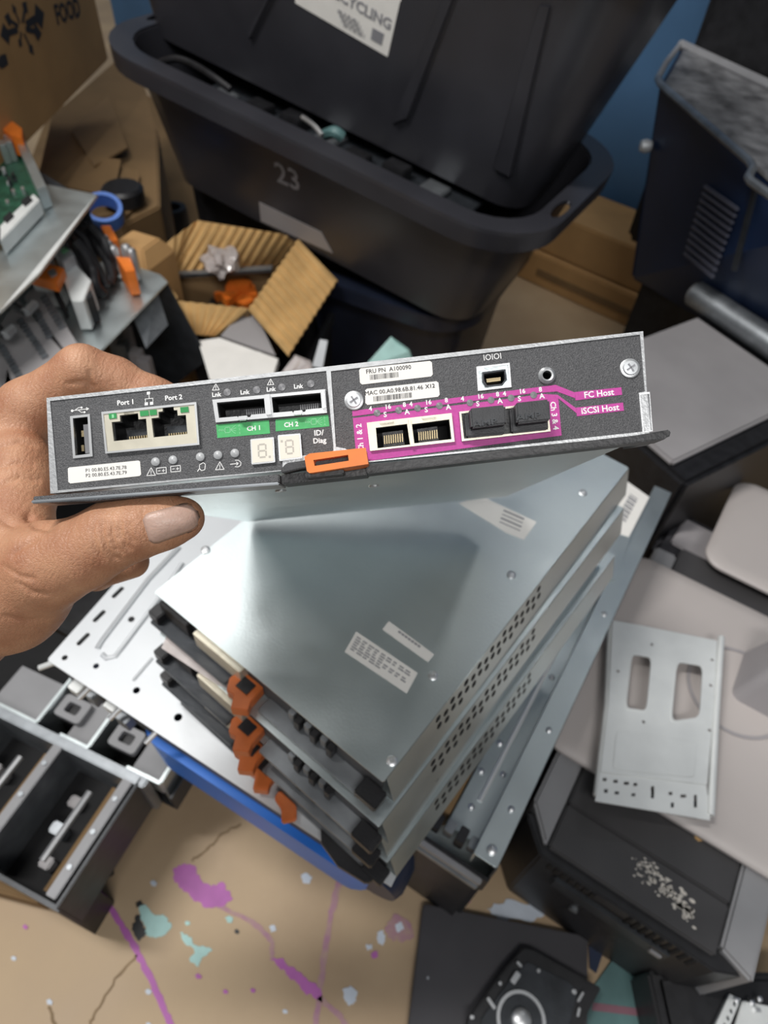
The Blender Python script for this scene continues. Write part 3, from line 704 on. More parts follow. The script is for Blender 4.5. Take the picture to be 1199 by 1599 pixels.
for x in (-.165, -.058):
    MB().tube([(x, -.03, .165), (x, -.115, .165)], .0045, 8).build('slide_rod', K['steel'], t, smooth=True)
    MB().box(x+.012, x+.036, -.138, -.01, .14, .142).build('brown_strip', K['card_d'], t)
for k, (x, y) in enumerate(((-.09, -.05), (-.085, -.085), (-.20, -.06), (-.19, -.1), (-.032, -.05), (-.034, -.09), (-.075, -.12))):
    MB().box(x, x+.016, y, y+.014, .114, .135+.01*(k % 3)).build('connector', K['steel_d' if k % 2 else 'greypl'], t, bevel=.002)
# rear bays behind the beam
MB().box(-.42, .030, .006, .150, .105, .109).build('bay_floor', K['black_m'], t)
for x0, x1 in ((-.250, -.165), (-.130, -.085), (-.028, .022)):
    MB().box(x0, x1, .012, .07, .165, .167).build('bay_tray', K['pcgrey'], t)
    MB().box(x1-.002, x1+.003, .010, .085, .10, .19).build('tray_wall', K['galv'], t, bevel=.001)
    MB().box(x0, x1, .008, .012, .15, .186).build('tray_lip', K['galv'], t, bevel=.001)
for x, y in ((-.16, .03), (-.072, .026)):
    pl = [rrect(x, x+.040, y, y+.030, .005, 4), rrect(x+.010, x+.030, y+.008, y+.022, .003, 3)]
    plate('slot_frame', pl, .170, .180, K['pcgrey'], t); MB().box(x+.002, x+.038, y+.002, y+.028, .109, .169).build('slot_body', K['black'], t)
MB().box(.030, .033, .006, .15, .105, .15).build('end_plate', K['iron'], t)
for x in (-.39, -.03):
    for y in (-.13, .12): MB().box(x-.02, x+.02, y-.02, y+.02, .0, .106).build('support_leg', K['black'], t)
Mz = frame(at(150, 1035, .12), -24)
o = MB().loft([[(x, y, 0) for x, y in rrect(-.19, .055, .03, .17, .02)], [(x, y, .10) for x, y in rrect(-.20, .06, .02, .18, .02)]]).build('dark_block', K['black'], matrix=Mz, bevel=.004)  # black block added to darken the gap under the hand
tag(o, 'low black block added for the dark gap behind the drive enclosure, below the hand', 'crate')
Mq = frame(at(72, 1420, .0), -8)
o = MB().box(-.42, .008, .0, .13, .0, .052).build('cardboard_tray', K['card_d'], matrix=Mq, bevel=.003)
tag(o, 'flat brown cardboard tray under the dark drive enclosure, lower left', 'cardboard')

# --- upper left blade enclosures
ZT, ZB = .50, .38
def xy(u, v, z): p = at(u, v, z); return (p.x, p.y)
M12 = Matrix.Translation((*xy(150, 430, .38), 0)); I12 = M12.inverted()
def w12(u, v, z): return I12 @ at(u, v, z)
t = thing('blade_enclosure', 'grey metal blade enclosure with cables and orange catches, left edge behind the hand', 'enclosure', M12)
def shelf(P, z, th, nm, m): return MB().prism([(w12(u, v, z).x, w12(u, v, z).y) for u, v in P], z-th, z).build(nm, m, t, bevel=.001)
shelf([(250, 428), (262, 440), (120, 585), (0, 712), (-220, 800), (-220, 500), (0, 430), (180, 405)], ZB, .004, 'lower_shelf', K['galv'])
shelf([(150, 303), (62, 425), (0, 486), (-200, 620), (-200, 330), (0, 300), (75, 288)], ZT, .004, 'upper_shelf', K['galv'])
MB().slab([w12(152, 304, ZT), w12(62, 427, ZT), w12(0, 488, ZT), w12(0, 492, .487), w12(62, 431, .487), w12(153, 308, .487)], .0015).build('shelf_lip', K['galv_b'], t)
# lower bay under the shelf: open, dark, one flank showing
A0, B0 = w12(262, 440, ZB), w12(30, 680, ZB)
d = (B0-A0).normalized(); nrm = Vector((d.y, -d.x, 0));
if nrm.x < 0: nrm = -nrm
back = -nrm*.30
def bay(P, nm, m, th=.003): MB().slab(P, th).build(nm, m, t)
zb = .10
def Z(p, z): return Vector((p.x, p.y, z))
bay([A0-Vector((0, 0, .004)), A0+nrm*.055+Vector((0, 0, -.15)), A0+nrm*.03+Vector((0, 0, -.27))+back*.3, A0+back*.6-Vector((0, 0, .004))], 'flank_plate', K['iron'])
e = w12(252, 445, .376)
bay([w12(200, 478, .365), w12(243, 448, .37), w12(262, 508, .33), w12(228, 545, .325)], 'inner_bracket', K['steel_d'], .002)
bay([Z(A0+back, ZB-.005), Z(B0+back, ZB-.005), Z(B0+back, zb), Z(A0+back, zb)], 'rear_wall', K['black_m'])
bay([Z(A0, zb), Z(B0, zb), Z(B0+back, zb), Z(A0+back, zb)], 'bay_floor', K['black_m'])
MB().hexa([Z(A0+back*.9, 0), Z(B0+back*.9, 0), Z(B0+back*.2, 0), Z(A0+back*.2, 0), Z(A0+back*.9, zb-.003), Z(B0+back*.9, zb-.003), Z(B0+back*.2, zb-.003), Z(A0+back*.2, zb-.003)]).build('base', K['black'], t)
for k, (u, v) in enumerate(((196, 505), (190, 535), (212, 548), (178, 520), (225, 560), (200, 575))):
    p = w12(u, v, .27); MB().box(p.x-.012, p.x+.010, p.y-.01, p.y+.012, p.z-.17, p.z).build('heat_sink', K['steel_d' if k % 2 else 'taupe'], t, bevel=.002)
# blade modules between the shelves: ribbed grey carriers, handles
za = .445
def blade(P, z0, z1, nm, m): return MB().loft([[w12(u, v, z1)-Vector((0, 0, z1-z0)) for u, v in P], [w12(u, v, z1) for u, v in P]]).build(nm, m, t, bevel=.001)
for P in ([(0, 505), (28, 468), (108, 560), (72, 592), (40, 640), (0, 640)], [(38, 462), (62, 440), (122, 538), (108, 556)], [(-60, 560), (-8, 512), (34, 640), (-60, 690)]):
    blade(P, ZB, .41, 'blade_carrier', K['greypl'])
for a, b in (((30, 500), (72, 562)), ((66, 462), (98, 515)), ((50, 476), (78, 530)), ((0, 540), (30, 590))):
    n = 9
    for k in range(n):
        s = k/n; u = a[0]+(b[0]-a[0])*s; v = a[1]+(b[1]-a[1])*s
        blade([(u-5, v-1), (u+5, v-6), (u+7, v-2), (u-3, v+3)], .41, .415, 'carrier_rib', K['steel_d'])
blade([(82, 452), (88, 447), (104, 480), (98, 485)], .40, .418, 'carrier_slot', K['black_m'])
for a, b, c in (((8, 470), (40, 488), (54, 474)), ((-6, 508), (8, 524), (20, 512))):
    MB().tube([w12(*a, .445), w12(*b, .445)], .006, 8).build('handle', K['plug'], t, smooth=True)
    MB().tube([w12(*b, .447), w12(*c, .447)], .007, 8).build('handle_tip', K['steel'], t, smooth=True)
blade([(45, 430), (62, 408), (100, 418), (88, 442)], .435, .452, 'catch_body', K['orange'])
blade([(47, 432), (63, 411), (99, 420), (88, 440)], .385, .434, 'catch_base', K['galv_b'])
blade([(73, 424), (84, 418), (90, 428), (80, 433)], .452, .454, 'catch_window', K['steel'])
blade([(96, 425), (118, 412), (142, 438), (130, 470), (112, 470)], .385, .437, 'connector_shell', K['galv_b'])
blade([(116, 448), (134, 438), (146, 462), (126, 474)], .385, .43, 'connector_shell', K['black'])
blade([(84, 392), (106, 380), (116, 398), (98, 410)], .40, .455, 'connector_shell', K['sheet'])
blade([(94, 390), (104, 384), (107, 390), (98, 396)], .455, .457, 'green_insert', K['green_l'])
for k, P in enumerate(([(157, 352), (172, 352), (184, 374), (172, 378)], [(181, 400), (203, 402), (211, 422), (196, 424)])):
    blade(P, .385, .43, 'release_catch', K['orange'])
for u, v in ((168, 380), (176, 388), (162, 372), (204, 392), (122, 350), (70, 388), (196, 386)):
    p = w12(u, v, .435); MB().lathe([(0, -.05), (.009, -.05), (.009, 0), (.006, .004), (0, .005)], p, 10).build('connector_cap', K['steel'], t, smooth=True)
# black leads looping down over the lower shelf
random.seed(5)
leads = [[(112, 358), (130, 372), (140, 392), (152, 418), (166, 448)], [(122, 352), (142, 364), (152, 386), (168, 410), (176, 436)], [(130, 350), (150, 360), (162, 384), (172, 404), (180, 428)],
         [(108, 366), (122, 384), (128, 404), (142, 430), (156, 456)], [(100, 372), (112, 394), (122, 412), (136, 440), (150, 462)], [(140, 352), (158, 372), (168, 392), (176, 414), (172, 444)],
         [(118, 376), (134, 396), (146, 420), (150, 444), (162, 460)], [(104, 362), (118, 360), (130, 380), (136, 410), (146, 440)]]
for L in leads:
    P = [w12(u, v, .468-.018*i+random.uniform(-.004, .004)) for i, (u, v) in enumerate(L)]
    out = []
    for i in range(len(P)-1):
        p0 = P[max(i-1, 0)]; p1 = P[i]; p2 = P[i+1]; p3 = P[min(i+2, len(P)-1)]
        for k in range(5):
            s = k/5; out.append(.5*((2*p1)+(p2-p0)*s+(2*p0-5*p1+4*p2-p3)*s*s+(3*p1-p0-3*p2+p3)*s**3))
    MB().tube(out+[P[-1]], .0075, 8).build('lead', K['black'], t, smooth=True)
MB().hexa([w12(-200, 340, .5)-Vector((0, 0, .10)), w12(0, 320, .5)-Vector((0, 0, .10)), w12(135, 312, .5)-Vector((0, 0, .10)), w12(75, 290, .5)+Vector((-.1, .1, -.10)),
           w12(-200, 340, .495), w12(0, 320, .495), w12(135, 312, .495), w12(75, 290, .495)+Vector((-.1, .1, 0))]).build('housing', K['iron'], t)

# upper enclosure standing on the upper shelf
M13 = Matrix.Translation((*xy(20, 260, .5), .501)); I13 = M13.inverted()
def w13(u, v, z): return I13 @ at(u, v, z)
t = thing('server_module', 'open server module with green board standing on the blade enclosure at left edge', 'server', M13)
def up13(P, z0, z1, nm, m, bv=.001): return MB().loft([[w13(u, v, z1)-Vector((0, 0, z1-z0)) for u, v in P], [w13(u, v, z1) for u, v in P]]).build(nm, m, t, bevel=bv)
up13([(-170, 330), (0, 232), (20, 205), (66, 292), (58, 306), (0, 362), (-170, 470)], .502, .508, 'board', K['pcb'], 0)
up13([(2, 168), (20, 178), (72, 290), (58, 296)], .502, .535, 'side_wall', K['galv'])
up13([(0, 352), (52, 302), (62, 312), (0, 376)], .502, .525, 'front_bar', K['galv_b'])
for P in ([(4, 340), (16, 329), (22, 337), (10, 348)], [(32, 314), (44, 304), (51, 312), (39, 322)], [(-20, 362), (-8, 350), (0, 357), (-12, 368)]):
    up13(P, .51, .5265, 'port', K['black_m'], 0)
up13([(38, 330), (48, 320), (56, 324), (44, 336)], .502, .520, 'purple_insert', K['pp'], .0006)
up13([(0, 190), (16, 186), (34, 200), (34, 214), (18, 212), (2, 200)], .515, .548, 'release_catch', K['orange'])
for u, v in ((6, 208), (12, 218), (2, 222)): up13([(u-5, v-3), (u+5, v-5), (u+6, v+3), (u-4, v+5)], .508, .54, 'connector', K['steel'])
random.seed(2)
for k in range(16):
    u = random.uniform(-6, 36); v = random.uniform(262, 320)
    if v > 330-u*.9: continue
    up13([(u-2, v-2), (u+3, v-3), (u+4, v+2), (u-1, v+3)], .508, .511+.003*(k % 3), 'chip', K[('steel', 'black', 'sheet', 'iron')[k % 4]], 0)

# --- printed cardboard box in the top left corner
q0, q1 = at(-60, 330, .5), at(170, 94, .5)
exb = (q1-q0); exb.z = 0; exb.normalize(); eyb = Vector((0, 0, 1)).cross(exb)
M14 = Matrix.Translation((q0.x, q0.y, .46)) @ Matrix((exb, eyb, Vector((0, 0, 1)))).transposed().to_4x4()
Lb = (q1-q0).length; I14 = M14.inverted()
t = thing('printed_carton', 'kraft carton printed with a starburst of leaves and the word FOOD', 'cardboard box', M14)
MB().box(0, Lb, 0, .36, .04, .50).build('carton', K['card'], t, bevel=.004)
def fb(u, v):
    o = I14 @ CAM; dd = I14.to_3x3() @ ray(u, v); k = -o.y/dd.y; p = o+dd*k; return (p.x, p.z)
MF = Matrix(((1, 0, 0, 0), (0, 0, -1, -.0008), (0, 1, 0, 0), (0, 0, 0, 1)))
mb = MB(); c0 = Vector(fb(33, 44))
for k, (u, v) in enumerate(((40, 2), (68, 20), (64, 52), (52, 86), (30, 74), (0, 56), (6, 26), (18, 6))):
    e = Vector(fb(u, v)); dd = (e-c0); l = dd.length; dd.normalize(); n = Vector((-dd.y, dd.x)); w = l*.19
    mb.prism([tuple(c0+dd*l*.2-n*w*.3), tuple(c0+dd*l*.62-n*w*.3), tuple(c0+dd*l*.75-n*w), tuple(c0+dd*l), tuple(c0+dd*l*.75+n*w), tuple(c0+dd*l*.62+n*w*.3), tuple(c0+dd*l*.2+n*w*.3)], -.0002, .0004)
a, b = Vector(fb(74, 30)), Vector(fb(134, 8)); an = math.atan2((b-a).y, (b-a).x)
text_mb(mb, 'FOOD', Matrix.Translation((*((a+b)/2), .0002)) @ Matrix.Rotation(an, 4, 'Z'), (Vector(fb(98, 8))-Vector(fb(102, 30))).length*1.35, .0012, .0004)
for P in ([(0, 86), (8, 84), (12, 100), (2, 108), (-6, 100)],): mb.prism([fb(*p) for p in P], -.0002, .0004)
mb.build('box_print', K['ink'], t, matrix=MF)['kind'] = 'stuff'
o = MB().box(.05, Lb-.35, .14, .34, -.46, .038).build('under_box', K['card_d'], matrix=M14, bevel=.004)
tag(o, 'brown box on the floor holding up the printed kraft carton', 'box')

# --- crumpled open box beneath the carton
M15 = frame(at(150, 250, .36), -36)
I15 = M15.inverted()
def w15(u, v, z): return I15 @ at(u, v, z)
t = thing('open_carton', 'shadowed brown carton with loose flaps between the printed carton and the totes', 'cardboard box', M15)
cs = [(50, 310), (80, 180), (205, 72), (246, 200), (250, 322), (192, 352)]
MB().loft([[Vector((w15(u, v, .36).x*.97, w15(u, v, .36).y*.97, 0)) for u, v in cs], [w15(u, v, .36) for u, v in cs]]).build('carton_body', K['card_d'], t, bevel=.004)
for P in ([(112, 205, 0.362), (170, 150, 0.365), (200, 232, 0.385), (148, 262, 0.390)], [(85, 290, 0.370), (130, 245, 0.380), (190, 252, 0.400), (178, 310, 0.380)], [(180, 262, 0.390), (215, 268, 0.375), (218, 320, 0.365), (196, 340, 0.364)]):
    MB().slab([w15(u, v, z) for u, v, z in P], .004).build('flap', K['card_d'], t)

# added brown sheet, darkening the floor where shadow falls around the carton
o = MB().prism([tuple(at(u, v, 0).xy) for u, v in ((20, 330), (80, 170), (225, 150), (390, 215), (400, 330), (260, 430))], 0, .006).build('floor_shade_sheet', K['card_d'])
tag(o, 'added brown sheet in place of shadow on the floor around the open brown carton', 'cardboard')
# --- small things between
Mt = Matrix.Translation(at(172, 338, .225) - Vector((0, 0, .0)))
pz = at(168, 340, .0)
o = MB().lathe([(.028, 0), (.036, 0), (.036, .03), (.028, .03), (.028, 0)], (0, 0, 0), 28).build('tape_roll', K['blue_l'], smooth=True)
o.matrix_world = Matrix.Translation(at(164, 340, .375)) @ Matrix.Rotation(.35, 4, 'X') @ Matrix.Rotation(.2, 4, 'Y'); tag(o, 'light blue ring of tape leaning behind the blade enclosure', 'tape roll')
o = MB().lathe([(.0, 0), (.036, 0), (.042, .006), (.042, .03), (.036, .036), (0, .036)], (0, 0, 0), 24).build('black_reel', K['black'], smooth=True)
o.matrix_world = Matrix.Translation(at(196, 318, .365)); tag(o, 'black reel just behind the light blue tape ring', 'reel')
ps = at(217, 372, .40)
t = thing('small_carton', 'small plain kraft carton left of the striped open box', 'cardboard box', frame(ps, -20))
MB().loft([[(-.045, -.05, 0), (.045, -.05, 0), (.045, .04, 0), (-.045, .04, 0)], [(-.045, -.05, .37), (.045, -.05, .37), (.045, .04, .37), (-.045, .04, .37)], [(-.03, -.03, .40), (.03, -.03, .40), (.03, .02, .40), (-.03, .02, .40)]]).build('carton_body', K['card'], t, bevel=.003)
MB().box(-.04, .04, -.0515, -.05, .30, .312).build('flap_seam', K['card_d'], t)
for k, (u, v, r) in enumerate(((243, 338, .035), (272, 334, .038), (230, 332, .03))):
    p = at(u, v, .12)
    o = MB().lathe([(r*.55, 0), (r, 0), (r, .13), (r*.9, .14), (r*.55, .14), (r*.55, 0)], (0, 0, 0), 20).build('black_pipe', K['black'], smooth=True)
    o.matrix_world = Matrix.Translation((p.x, p.y, .0))
    tag(o, ('middle short black pipe standing in front of the totes', 'rightmost short black pipe standing in front of the totes', 'leftmost short black pipe standing in front of the totes')[k], 'pipe', 'short black pipes')

# --- striped open box with flared corrugated flaps
M16 = frame(at(350, 450, .27), -33); I16 = M16.inverted()
def w16(u, v, z): return I16 @ at(u, v, z)
t = thing('striped_carton', 'open kraft carton with flared striped corrugated flaps and orange pieces inside', 'cardboard box', M16)
zo = .29
OA, OB_, OC, OD = (258, 428), (440, 414), (388, 482), (276, 470)
def corr(a, b, c, d, n, nm):                                  # flap from inner edge a-b to outer edge d-c, folded into n ribs
    a, b, c, d = [w16(*p) for p in (a, b, c, d)]
    nrm = (b-a).cross(d-a).normalized()
    if nrm.z < 0: nrm = -nrm
    mb = MB(); vs = []; m = n*2
    for k in range(m+1):
        s = k/m; h = nrm*(.006 if k % 2 else 0)
        p, q = a.lerp(b, s)+h, d.lerp(c, s)+h; vs += [p, q, q-nrm*.006-h*.0, p-nrm*.006-h*.0]
    fs = []
    for k in range(m):
        i = 4*k; j = i+4; fs += [(i, i+1, j+1, j), (i+1, i+2, j+2, j+1), (i+2, i+3, j+3, j+2), (i+3, i, j, j+3)]
    fs += [(0, 1, 2, 3), (4*m, 4*m+3, 4*m+2, 4*m+1)]
    return mb.add(vs, fs).build(nm, K['kraft'], t)
corr((*OA, zo), (*OB_, zo), (472, 370, .385), (308, 344, .375), 12, 'flap')
corr((*OD, zo), (*OA, zo), (308, 345, .375), (212, 414, .34), 6, 'flap')
corr((466, 374, .385), (388, 484, zo), (450, 556, .275), (527, 438, .345), 11, 'flap')
corr((*OC, zo), (*OD, zo), (298, 522, .25), (338, 526, .25), 7, 'flap')
mb = MB()
inner = [w16(*p, zo) for p in (OA, OB_, OC, OD)]
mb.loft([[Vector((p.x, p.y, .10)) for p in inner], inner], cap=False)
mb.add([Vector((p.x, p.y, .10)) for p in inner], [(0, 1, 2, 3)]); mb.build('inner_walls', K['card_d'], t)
Mi = M16
for k, (u, v, z, a) in enumerate(((372, 448, 0.255, .3), (362, 462, 0.245, 1.1), (390, 456, 0.240, 2.0), (350, 456, 0.230, .7), (378, 470, 0.235, 2.6))):
    p = at(u, v, z)
    o = MB().prism([(-.028, -.012), (.022, -.014), (.030, .0), (.018, .014), (-.02, .012)], -.012, .012).build('orange_latch', K['orange'], bevel=.003)
    o.matrix_world = Matrix.Translation(p) @ Matrix.Rotation(a, 4, 'Z') @ Matrix.Rotation(.4*math.sin(k*3), 4, 'X')
    tag(o, ('orange latch at the top of the heap in the striped carton', 'orange latch at the left of the heap in the striped carton', 'orange latch at the right of the heap in the striped carton', 'orange latch lowest at the left in the striped carton', 'orange latch nearest the front flap of the striped carton')[k], 'latch', 'orange latches in the striped carton')
o = MB().hexa([at(262, 436, .292), at(424, 426, .305), at(426, 419, .305), at(262, 430, .292), at(262, 430, .302), at(424, 420, .315), at(426, 413, .315), at(262, 424, .302)]).build('metal_bar', K['steel_d'], bevel=.001)
tag(o, 'long dark metal bar lying across the mouth of the striped carton', 'bar')
# crumpled clear film: a folded, faceted lump
bm = bmesh.new(); bmesh.ops.create_icosphere(bm, subdivisions=3, radius=.035)
random.seed(9)
for v in bm.verts: v.co *= 1+.35*math.sin(v.co.x*160+v.co.y*90)*math.cos(v.co.z*140); v.co.z *= .7
me = bpy.data.meshes.new('crumpled_film'); bm.to_mesh(me); bm.free(); me.materials.append(K['bag'])
o = bpy.data.objects.new('crumpled_film', me); COL.objects.link(o); o.location = at(345, 408, .325); tag(o, 'crumpled clear plastic film on the metal bar in the striped carton', 'plastic film')
# black crate carrying the striped carton
o = thing('black_crate', 'black open crate under and behind the striped open carton', 'crate', M16)
cp = [(296, 545), (462, 600), (550, 425), (372, 385)]
cq = [w16(u, v, .225) for u, v in cp]
def sc(P, k, z): c = sum(P, Vector())/len(P); return [Vector((c.x+(p.x-c.x)*k, c.y+(p.y-c.y)*k, z)) for p in P]
MB().loft([sc(cq, .93, 0), sc(cq, 1, .225), sc(cq, .95, .225), sc(cq, .88, .01)]).build('crate_body', K['black'], o)
MB().loft([sc(cq, 1.0, .200), sc(cq, 1.035, .200), sc(cq, 1.035, .228), sc(cq, 1.0, .228)], cap=False).build('crate_rim', K['iron'], o, bevel=.001)
# papers, printed packet and film sticking up right behind the held module
def sheetobj(name, P, th, m, label, cat):
    o = MB().slab([at(*p) for p in P], th).build(name, m); return tag(o, label, cat)
sheetobj('paper_stack', [(330, 600, .24), (312, 540, .245), (345, 535, .25), (436, 568, .25), (420, 620, .24)], .012, K['paper'], 'pale papers lying in front of the striped carton, just above the module', 'paper')
o = thing('grey_packet', 'dull grey printed packet below the striped carton flap', 'packet', Matrix.Translation(at(390, 535, .24))); Iq = o.matrix_world.inverted()
MB().slab([Iq @ at(*p) for p in ((345, 530, .252), (378, 492, .262), (396, 488, .262), (430, 560, .252))], .010).build('packet_body', K['greypl'], o)
MB().slab([Iq @ at(*p) for p in ((382, 494, .2635), (388, 492, .2635), (414, 550, .2545), (404, 552, .2545))], .001).build('silver_stripe', K['steel'], o)
sheetobj('plastic_strip', [(488, 572, .26), (500, 530, .30), (512, 532, .30), (504, 575, .26)], .004, K['sheet'], 'upright white plastic strip behind the top edge of the module', 'strip')
sheetobj('film_scrap', [(440, 585, .25), (462, 556, .265), (486, 566, .27), (490, 590, .25)], .004, K['bag'], 'scrap of clear film beside the white plastic strip', 'plastic film')
sheetobj('pale_packet', [(570, 575, .22), (612, 528, .26), (640, 548, .26), (650, 580, .22)], .006, K['pt'], 'pale aqua packet corner showing above the middle of the module', 'packet')

# ================================================================== LOWER RIGHT FLOOR
P17 = at(661, 1411, .016); M17 = Matrix.Translation((P17.x, P17.y, 0)); I17 = M17.inverted()
t = thing('flat_panel', 'matte charcoal panel lying flat on the floor, bottom centre', 'panel', M17)
def f17(u, v, z): p = I17 @ at(u, v, z); return (p.x, p.y)
MB().prism(rnd([f17(*p, .016) for p in ((661, 1411), (918, 1462), (916, 1680), (628, 1680))], .03), .0, .016).build('lid', K['dark'], t, bevel=.0012)
MB().lathe([(0, .0158), (.0018, .0158), (.0018, .0166), (0, .0166)], (*f17(668, 1527, .016), 0), 10).build('pinhole_screw', K['steel_d'], t)
M18 = Matrix.Translation(at(825, 1560, .0165)); M18.translation.z = .0165; I18 = M18.inverted()
t = thing('disc_drive', 'stripped disc drive mechanism with round spindle, on the charcoal panel', 'disc drive', M18)
def f18(u, v, z=.045): p = I18 @ at(u, v, z); return (p.x, p.y)
MB().prism([f18(*p) for p in ((733, 1590), (790, 1512), (820, 1478), (838, 1482), (905, 1520), (943, 1541), (925, 1575), (890, 1650), (733, 1650))], 0, .018).build('frame', K['black'], t, bevel=.0015)
MB().prism([f18(*p) for p in ((752, 1592), (800, 1525), (825, 1500), (890, 1532), (905, 1548), (880, 1640), (755, 1640))], .018, .0215).build('mechanism_plate', K['iron'], t, bevel=.001)
c = f18(815, 1592)
MB().lathe([(.026, .0215), (.030, .0215), (.030, .0245), (.026, .0245), (.026, .0215)], (*c, 0), 32).build('spindle_ring', K['steel'], t, smooth=True)
MB().lathe([(.0, .0215), (.012, .0215), (.012, .027), (.008, .030), (0, .030)], (*c, 0), 20).build('spindle_hub', K['steel'], t, smooth=True)
for u, v, w, l, a in ((806, 1526, .007, .014, .9), (842, 1515, .004, .004, 0), (768, 1566, .004, .014, 2.3), (782, 1535, .004, .004, 0), (898, 1548, .005, .005, 0), (908, 1556, .003, .013, .9), (905, 1580, .003, .010, 1.2), (738, 1588, .004, .005, 0), (812, 1505, .003, .008, 2.4)):
    x, y = f18(u, v); o = MB().box(-l/2, l/2, -w/2, w/2, 0, .005).build('metal_clip', K['steel'], t, bevel=.0008); o.matrix_local = Matrix.Translation((x, y, .0205)) @ Matrix.Rotation(a, 4, 'Z')
P = [(960, 1492), (1010, 1500), (1028, 1620), (905, 1640), (922, 1545)]
t = thing('teal_folder', 'teal folder with a pink stripe lying on floor between the drive and the black case', 'folder', Matrix.Translation((*at(960, 1560, 0).xy, 0))); It = t.matrix_world.inverted()
def ft(u, v): p = It @ at(u, v, 0); return (p.x, p.y)
MB().prism([ft(*p) for p in P], 0.0, .004).build('cover', K['teal'], t, bevel=.0006)
MB().prism([ft(*p) for p in ((925, 1566), (1020, 1578), (1020, 1590), (922, 1578))], .004, .0045).build('stripe', K['stripe'], t)
o = MB().prism([xy(*p, 0) for p in ((918, 1478), (942, 1484), (930, 1520), (920, 1512))], 0, .003).build('navy_scrap', K['navy']); tag(o, 'navy scrap on the floor between the charcoal panel and the teal folder', 'scrap')
P19 = at(1015, 1535, .07); M19 = frame(P19, 4)
t = thing('black_case', 'glossy black case in the bottom right corner carrying a silver bracket', 'case', M19)
MB().box(0, .30, -.20, .012, 0, .07).build('shell', K['black'], t, bevel=.004)
MB().box(.012, .28, -.18, .004, .07, .074).build('lid', K['black'], t, bevel=.002)
I19 = M19.inverted()
def f19(u, v): p = I19 @ at(u, v, .085); return (p.x, p.y)
M20 = M19 @ Matrix.Translation((0, 0, .0745))
t = thing('silver_bracket', 'perforated silver bracket on the glossy black case in the bottom right corner', 'bracket', M20)
hs = [ngon(*f19(1148-5*k, 1568+11*k), .0018, 8, .0026) for k in range(5)]
plate('perforated_strip', [[f19(*p) for p in ((1141, 1552), (1158, 1560), (1125, 1640), (1100, 1640))]]+hs, .006, .008, K['galv_b'], t)
MB().prism([f19(*p) for p in ((1162, 1562), (1210, 1572), (1210, 1650), (1135, 1650))], .001, .007).build('ridged_plate', K['galv_b'], t, bevel=.001)
MB().prism([f19(*p) for p in ((1141, 1552), (1158, 1560), (1125, 1640), (1100, 1640))], .0, .0015).build('base_strip', K['steel_d'], t)
for u, v in ((1150, 1562), (1174, 1566), (1186, 1560)): MB().lathe([(0, 0), (.003, 0), (.003, .012), (0, .013)], (*f19(u, v), 0), 10).build('stud', K['steel'], t, smooth=True)
for k in range(3): MB().box(.0, .006, -.012*k, -.012*k+.004, .0, .012).build('ridge', K['steel'], t, matrix=Matrix.Translation((*f19(1180, 1580+14*k), 0)))

# ================================================================== HELD CONTROLLER MODULE
# local axes: x along the front, y up the front, z out towards the holder of the phone; front face in z = 0
AX = Matrix(((0.98183, -0.18795, -0.02631), (0.13326, 0.78143, -0.6096), (0.13514, 0.59502, 0.79227)))
MH = Matrix.Translation((-0.12643, 0.16149, 0.85034)) @ AX.to_4x4()
IH = MH.inverted()
def fc(u, v, z=0.0):
    o = IH @ CAM; d = IH.to_3x3() @ ray(u, v); k = (z-o.z)/d.z; p = o+d*k; return (p.x, p.y)
def A(x, y): return fc(60+x/2.398, 560+y/2.398)          # left half, enlarged study view
def B(x, y): return fc(500+x/2.141, 500+y/2.141)         # right half
def As(*P): return [A(*p) for p in P]
def Bs(*P): return [B(*p) for p in P]
PXM = .000245                                            # metres per picture pixel on the front
hm = thing('controller_module', 'storage controller module held in the hand, grey front with green and magenta port labels', 'controller module', MH)
F_TL, F_TR, F_BR, F_BL = fc(74, 622), fc(1003, 518), fc(1013, 679), fc(80, 771)
LH = .338
# case: folded sheet, ports are openings in the front skin
usb = As((133, 225), (188, 219), (196, 357), (142, 364))
def jack(pts): return As(*pts)
e1 = jack([(280, 240), (312, 237), (310, 215), (326, 213), (325, 197), (362, 193), (363, 208), (378, 207), (380, 230), (408, 227), (414, 298), (288, 311)])
e2 = jack([(428, 226), (455, 223), (454, 202), (470, 200), (469, 186), (510, 182), (512, 196), (524, 195), (526, 216), (556, 213), (562, 284), (436, 297)])
s1 = As((672, 168), (848, 152), (853, 208), (800, 213), (796, 222), (752, 226), (748, 219), (680, 225))
s2 = As((876, 148), (1058, 131), (1063, 188), (1004, 194), (1000, 202), (956, 206), (952, 200), (882, 206))
c1 = Bs((186, 362), (290, 349), (300, 418), (192, 430)); c2 = Bs((306, 350), (430, 334), (438, 400), (314, 414))
mu = Bs((545, 183), (612, 173), (616, 200), (604, 216), (556, 221), (546, 206))
aj = ngon(*B(755, 187), .0017, 16)
notch = Bs((1066, 252), (1096, 248), (1106, 370), (1078, 374))
plate('front_skin', [[F_BL, F_BR, F_TR, F_TL], usb, e1, e2, s1, s2, c1, c2, mu, aj, notch], -.0012, 0, K['trim'], hm)
def shell_pt(p, z): return (p[0], p[1], z)
def wall(a, b, nm, t=.001):
    d = Vector((b[0]-a[0], b[1]-a[1])); n = Vector((-d.y, d.x)).normalized()*t
    MB().hexa([(a[0], a[1], -LH), (b[0], b[1], -LH), (b[0]+n.x, b[1]+n.y, -LH), (a[0]+n.x, a[1]+n.y, -LH),
               (a[0], a[1], -.0012), (b[0], b[1], -.0012), (b[0]+n.x, b[1]+n.y, -.0012), (a[0]+n.x, a[1]+n.y, -.0012)]).build(nm, K['galv'], hm)
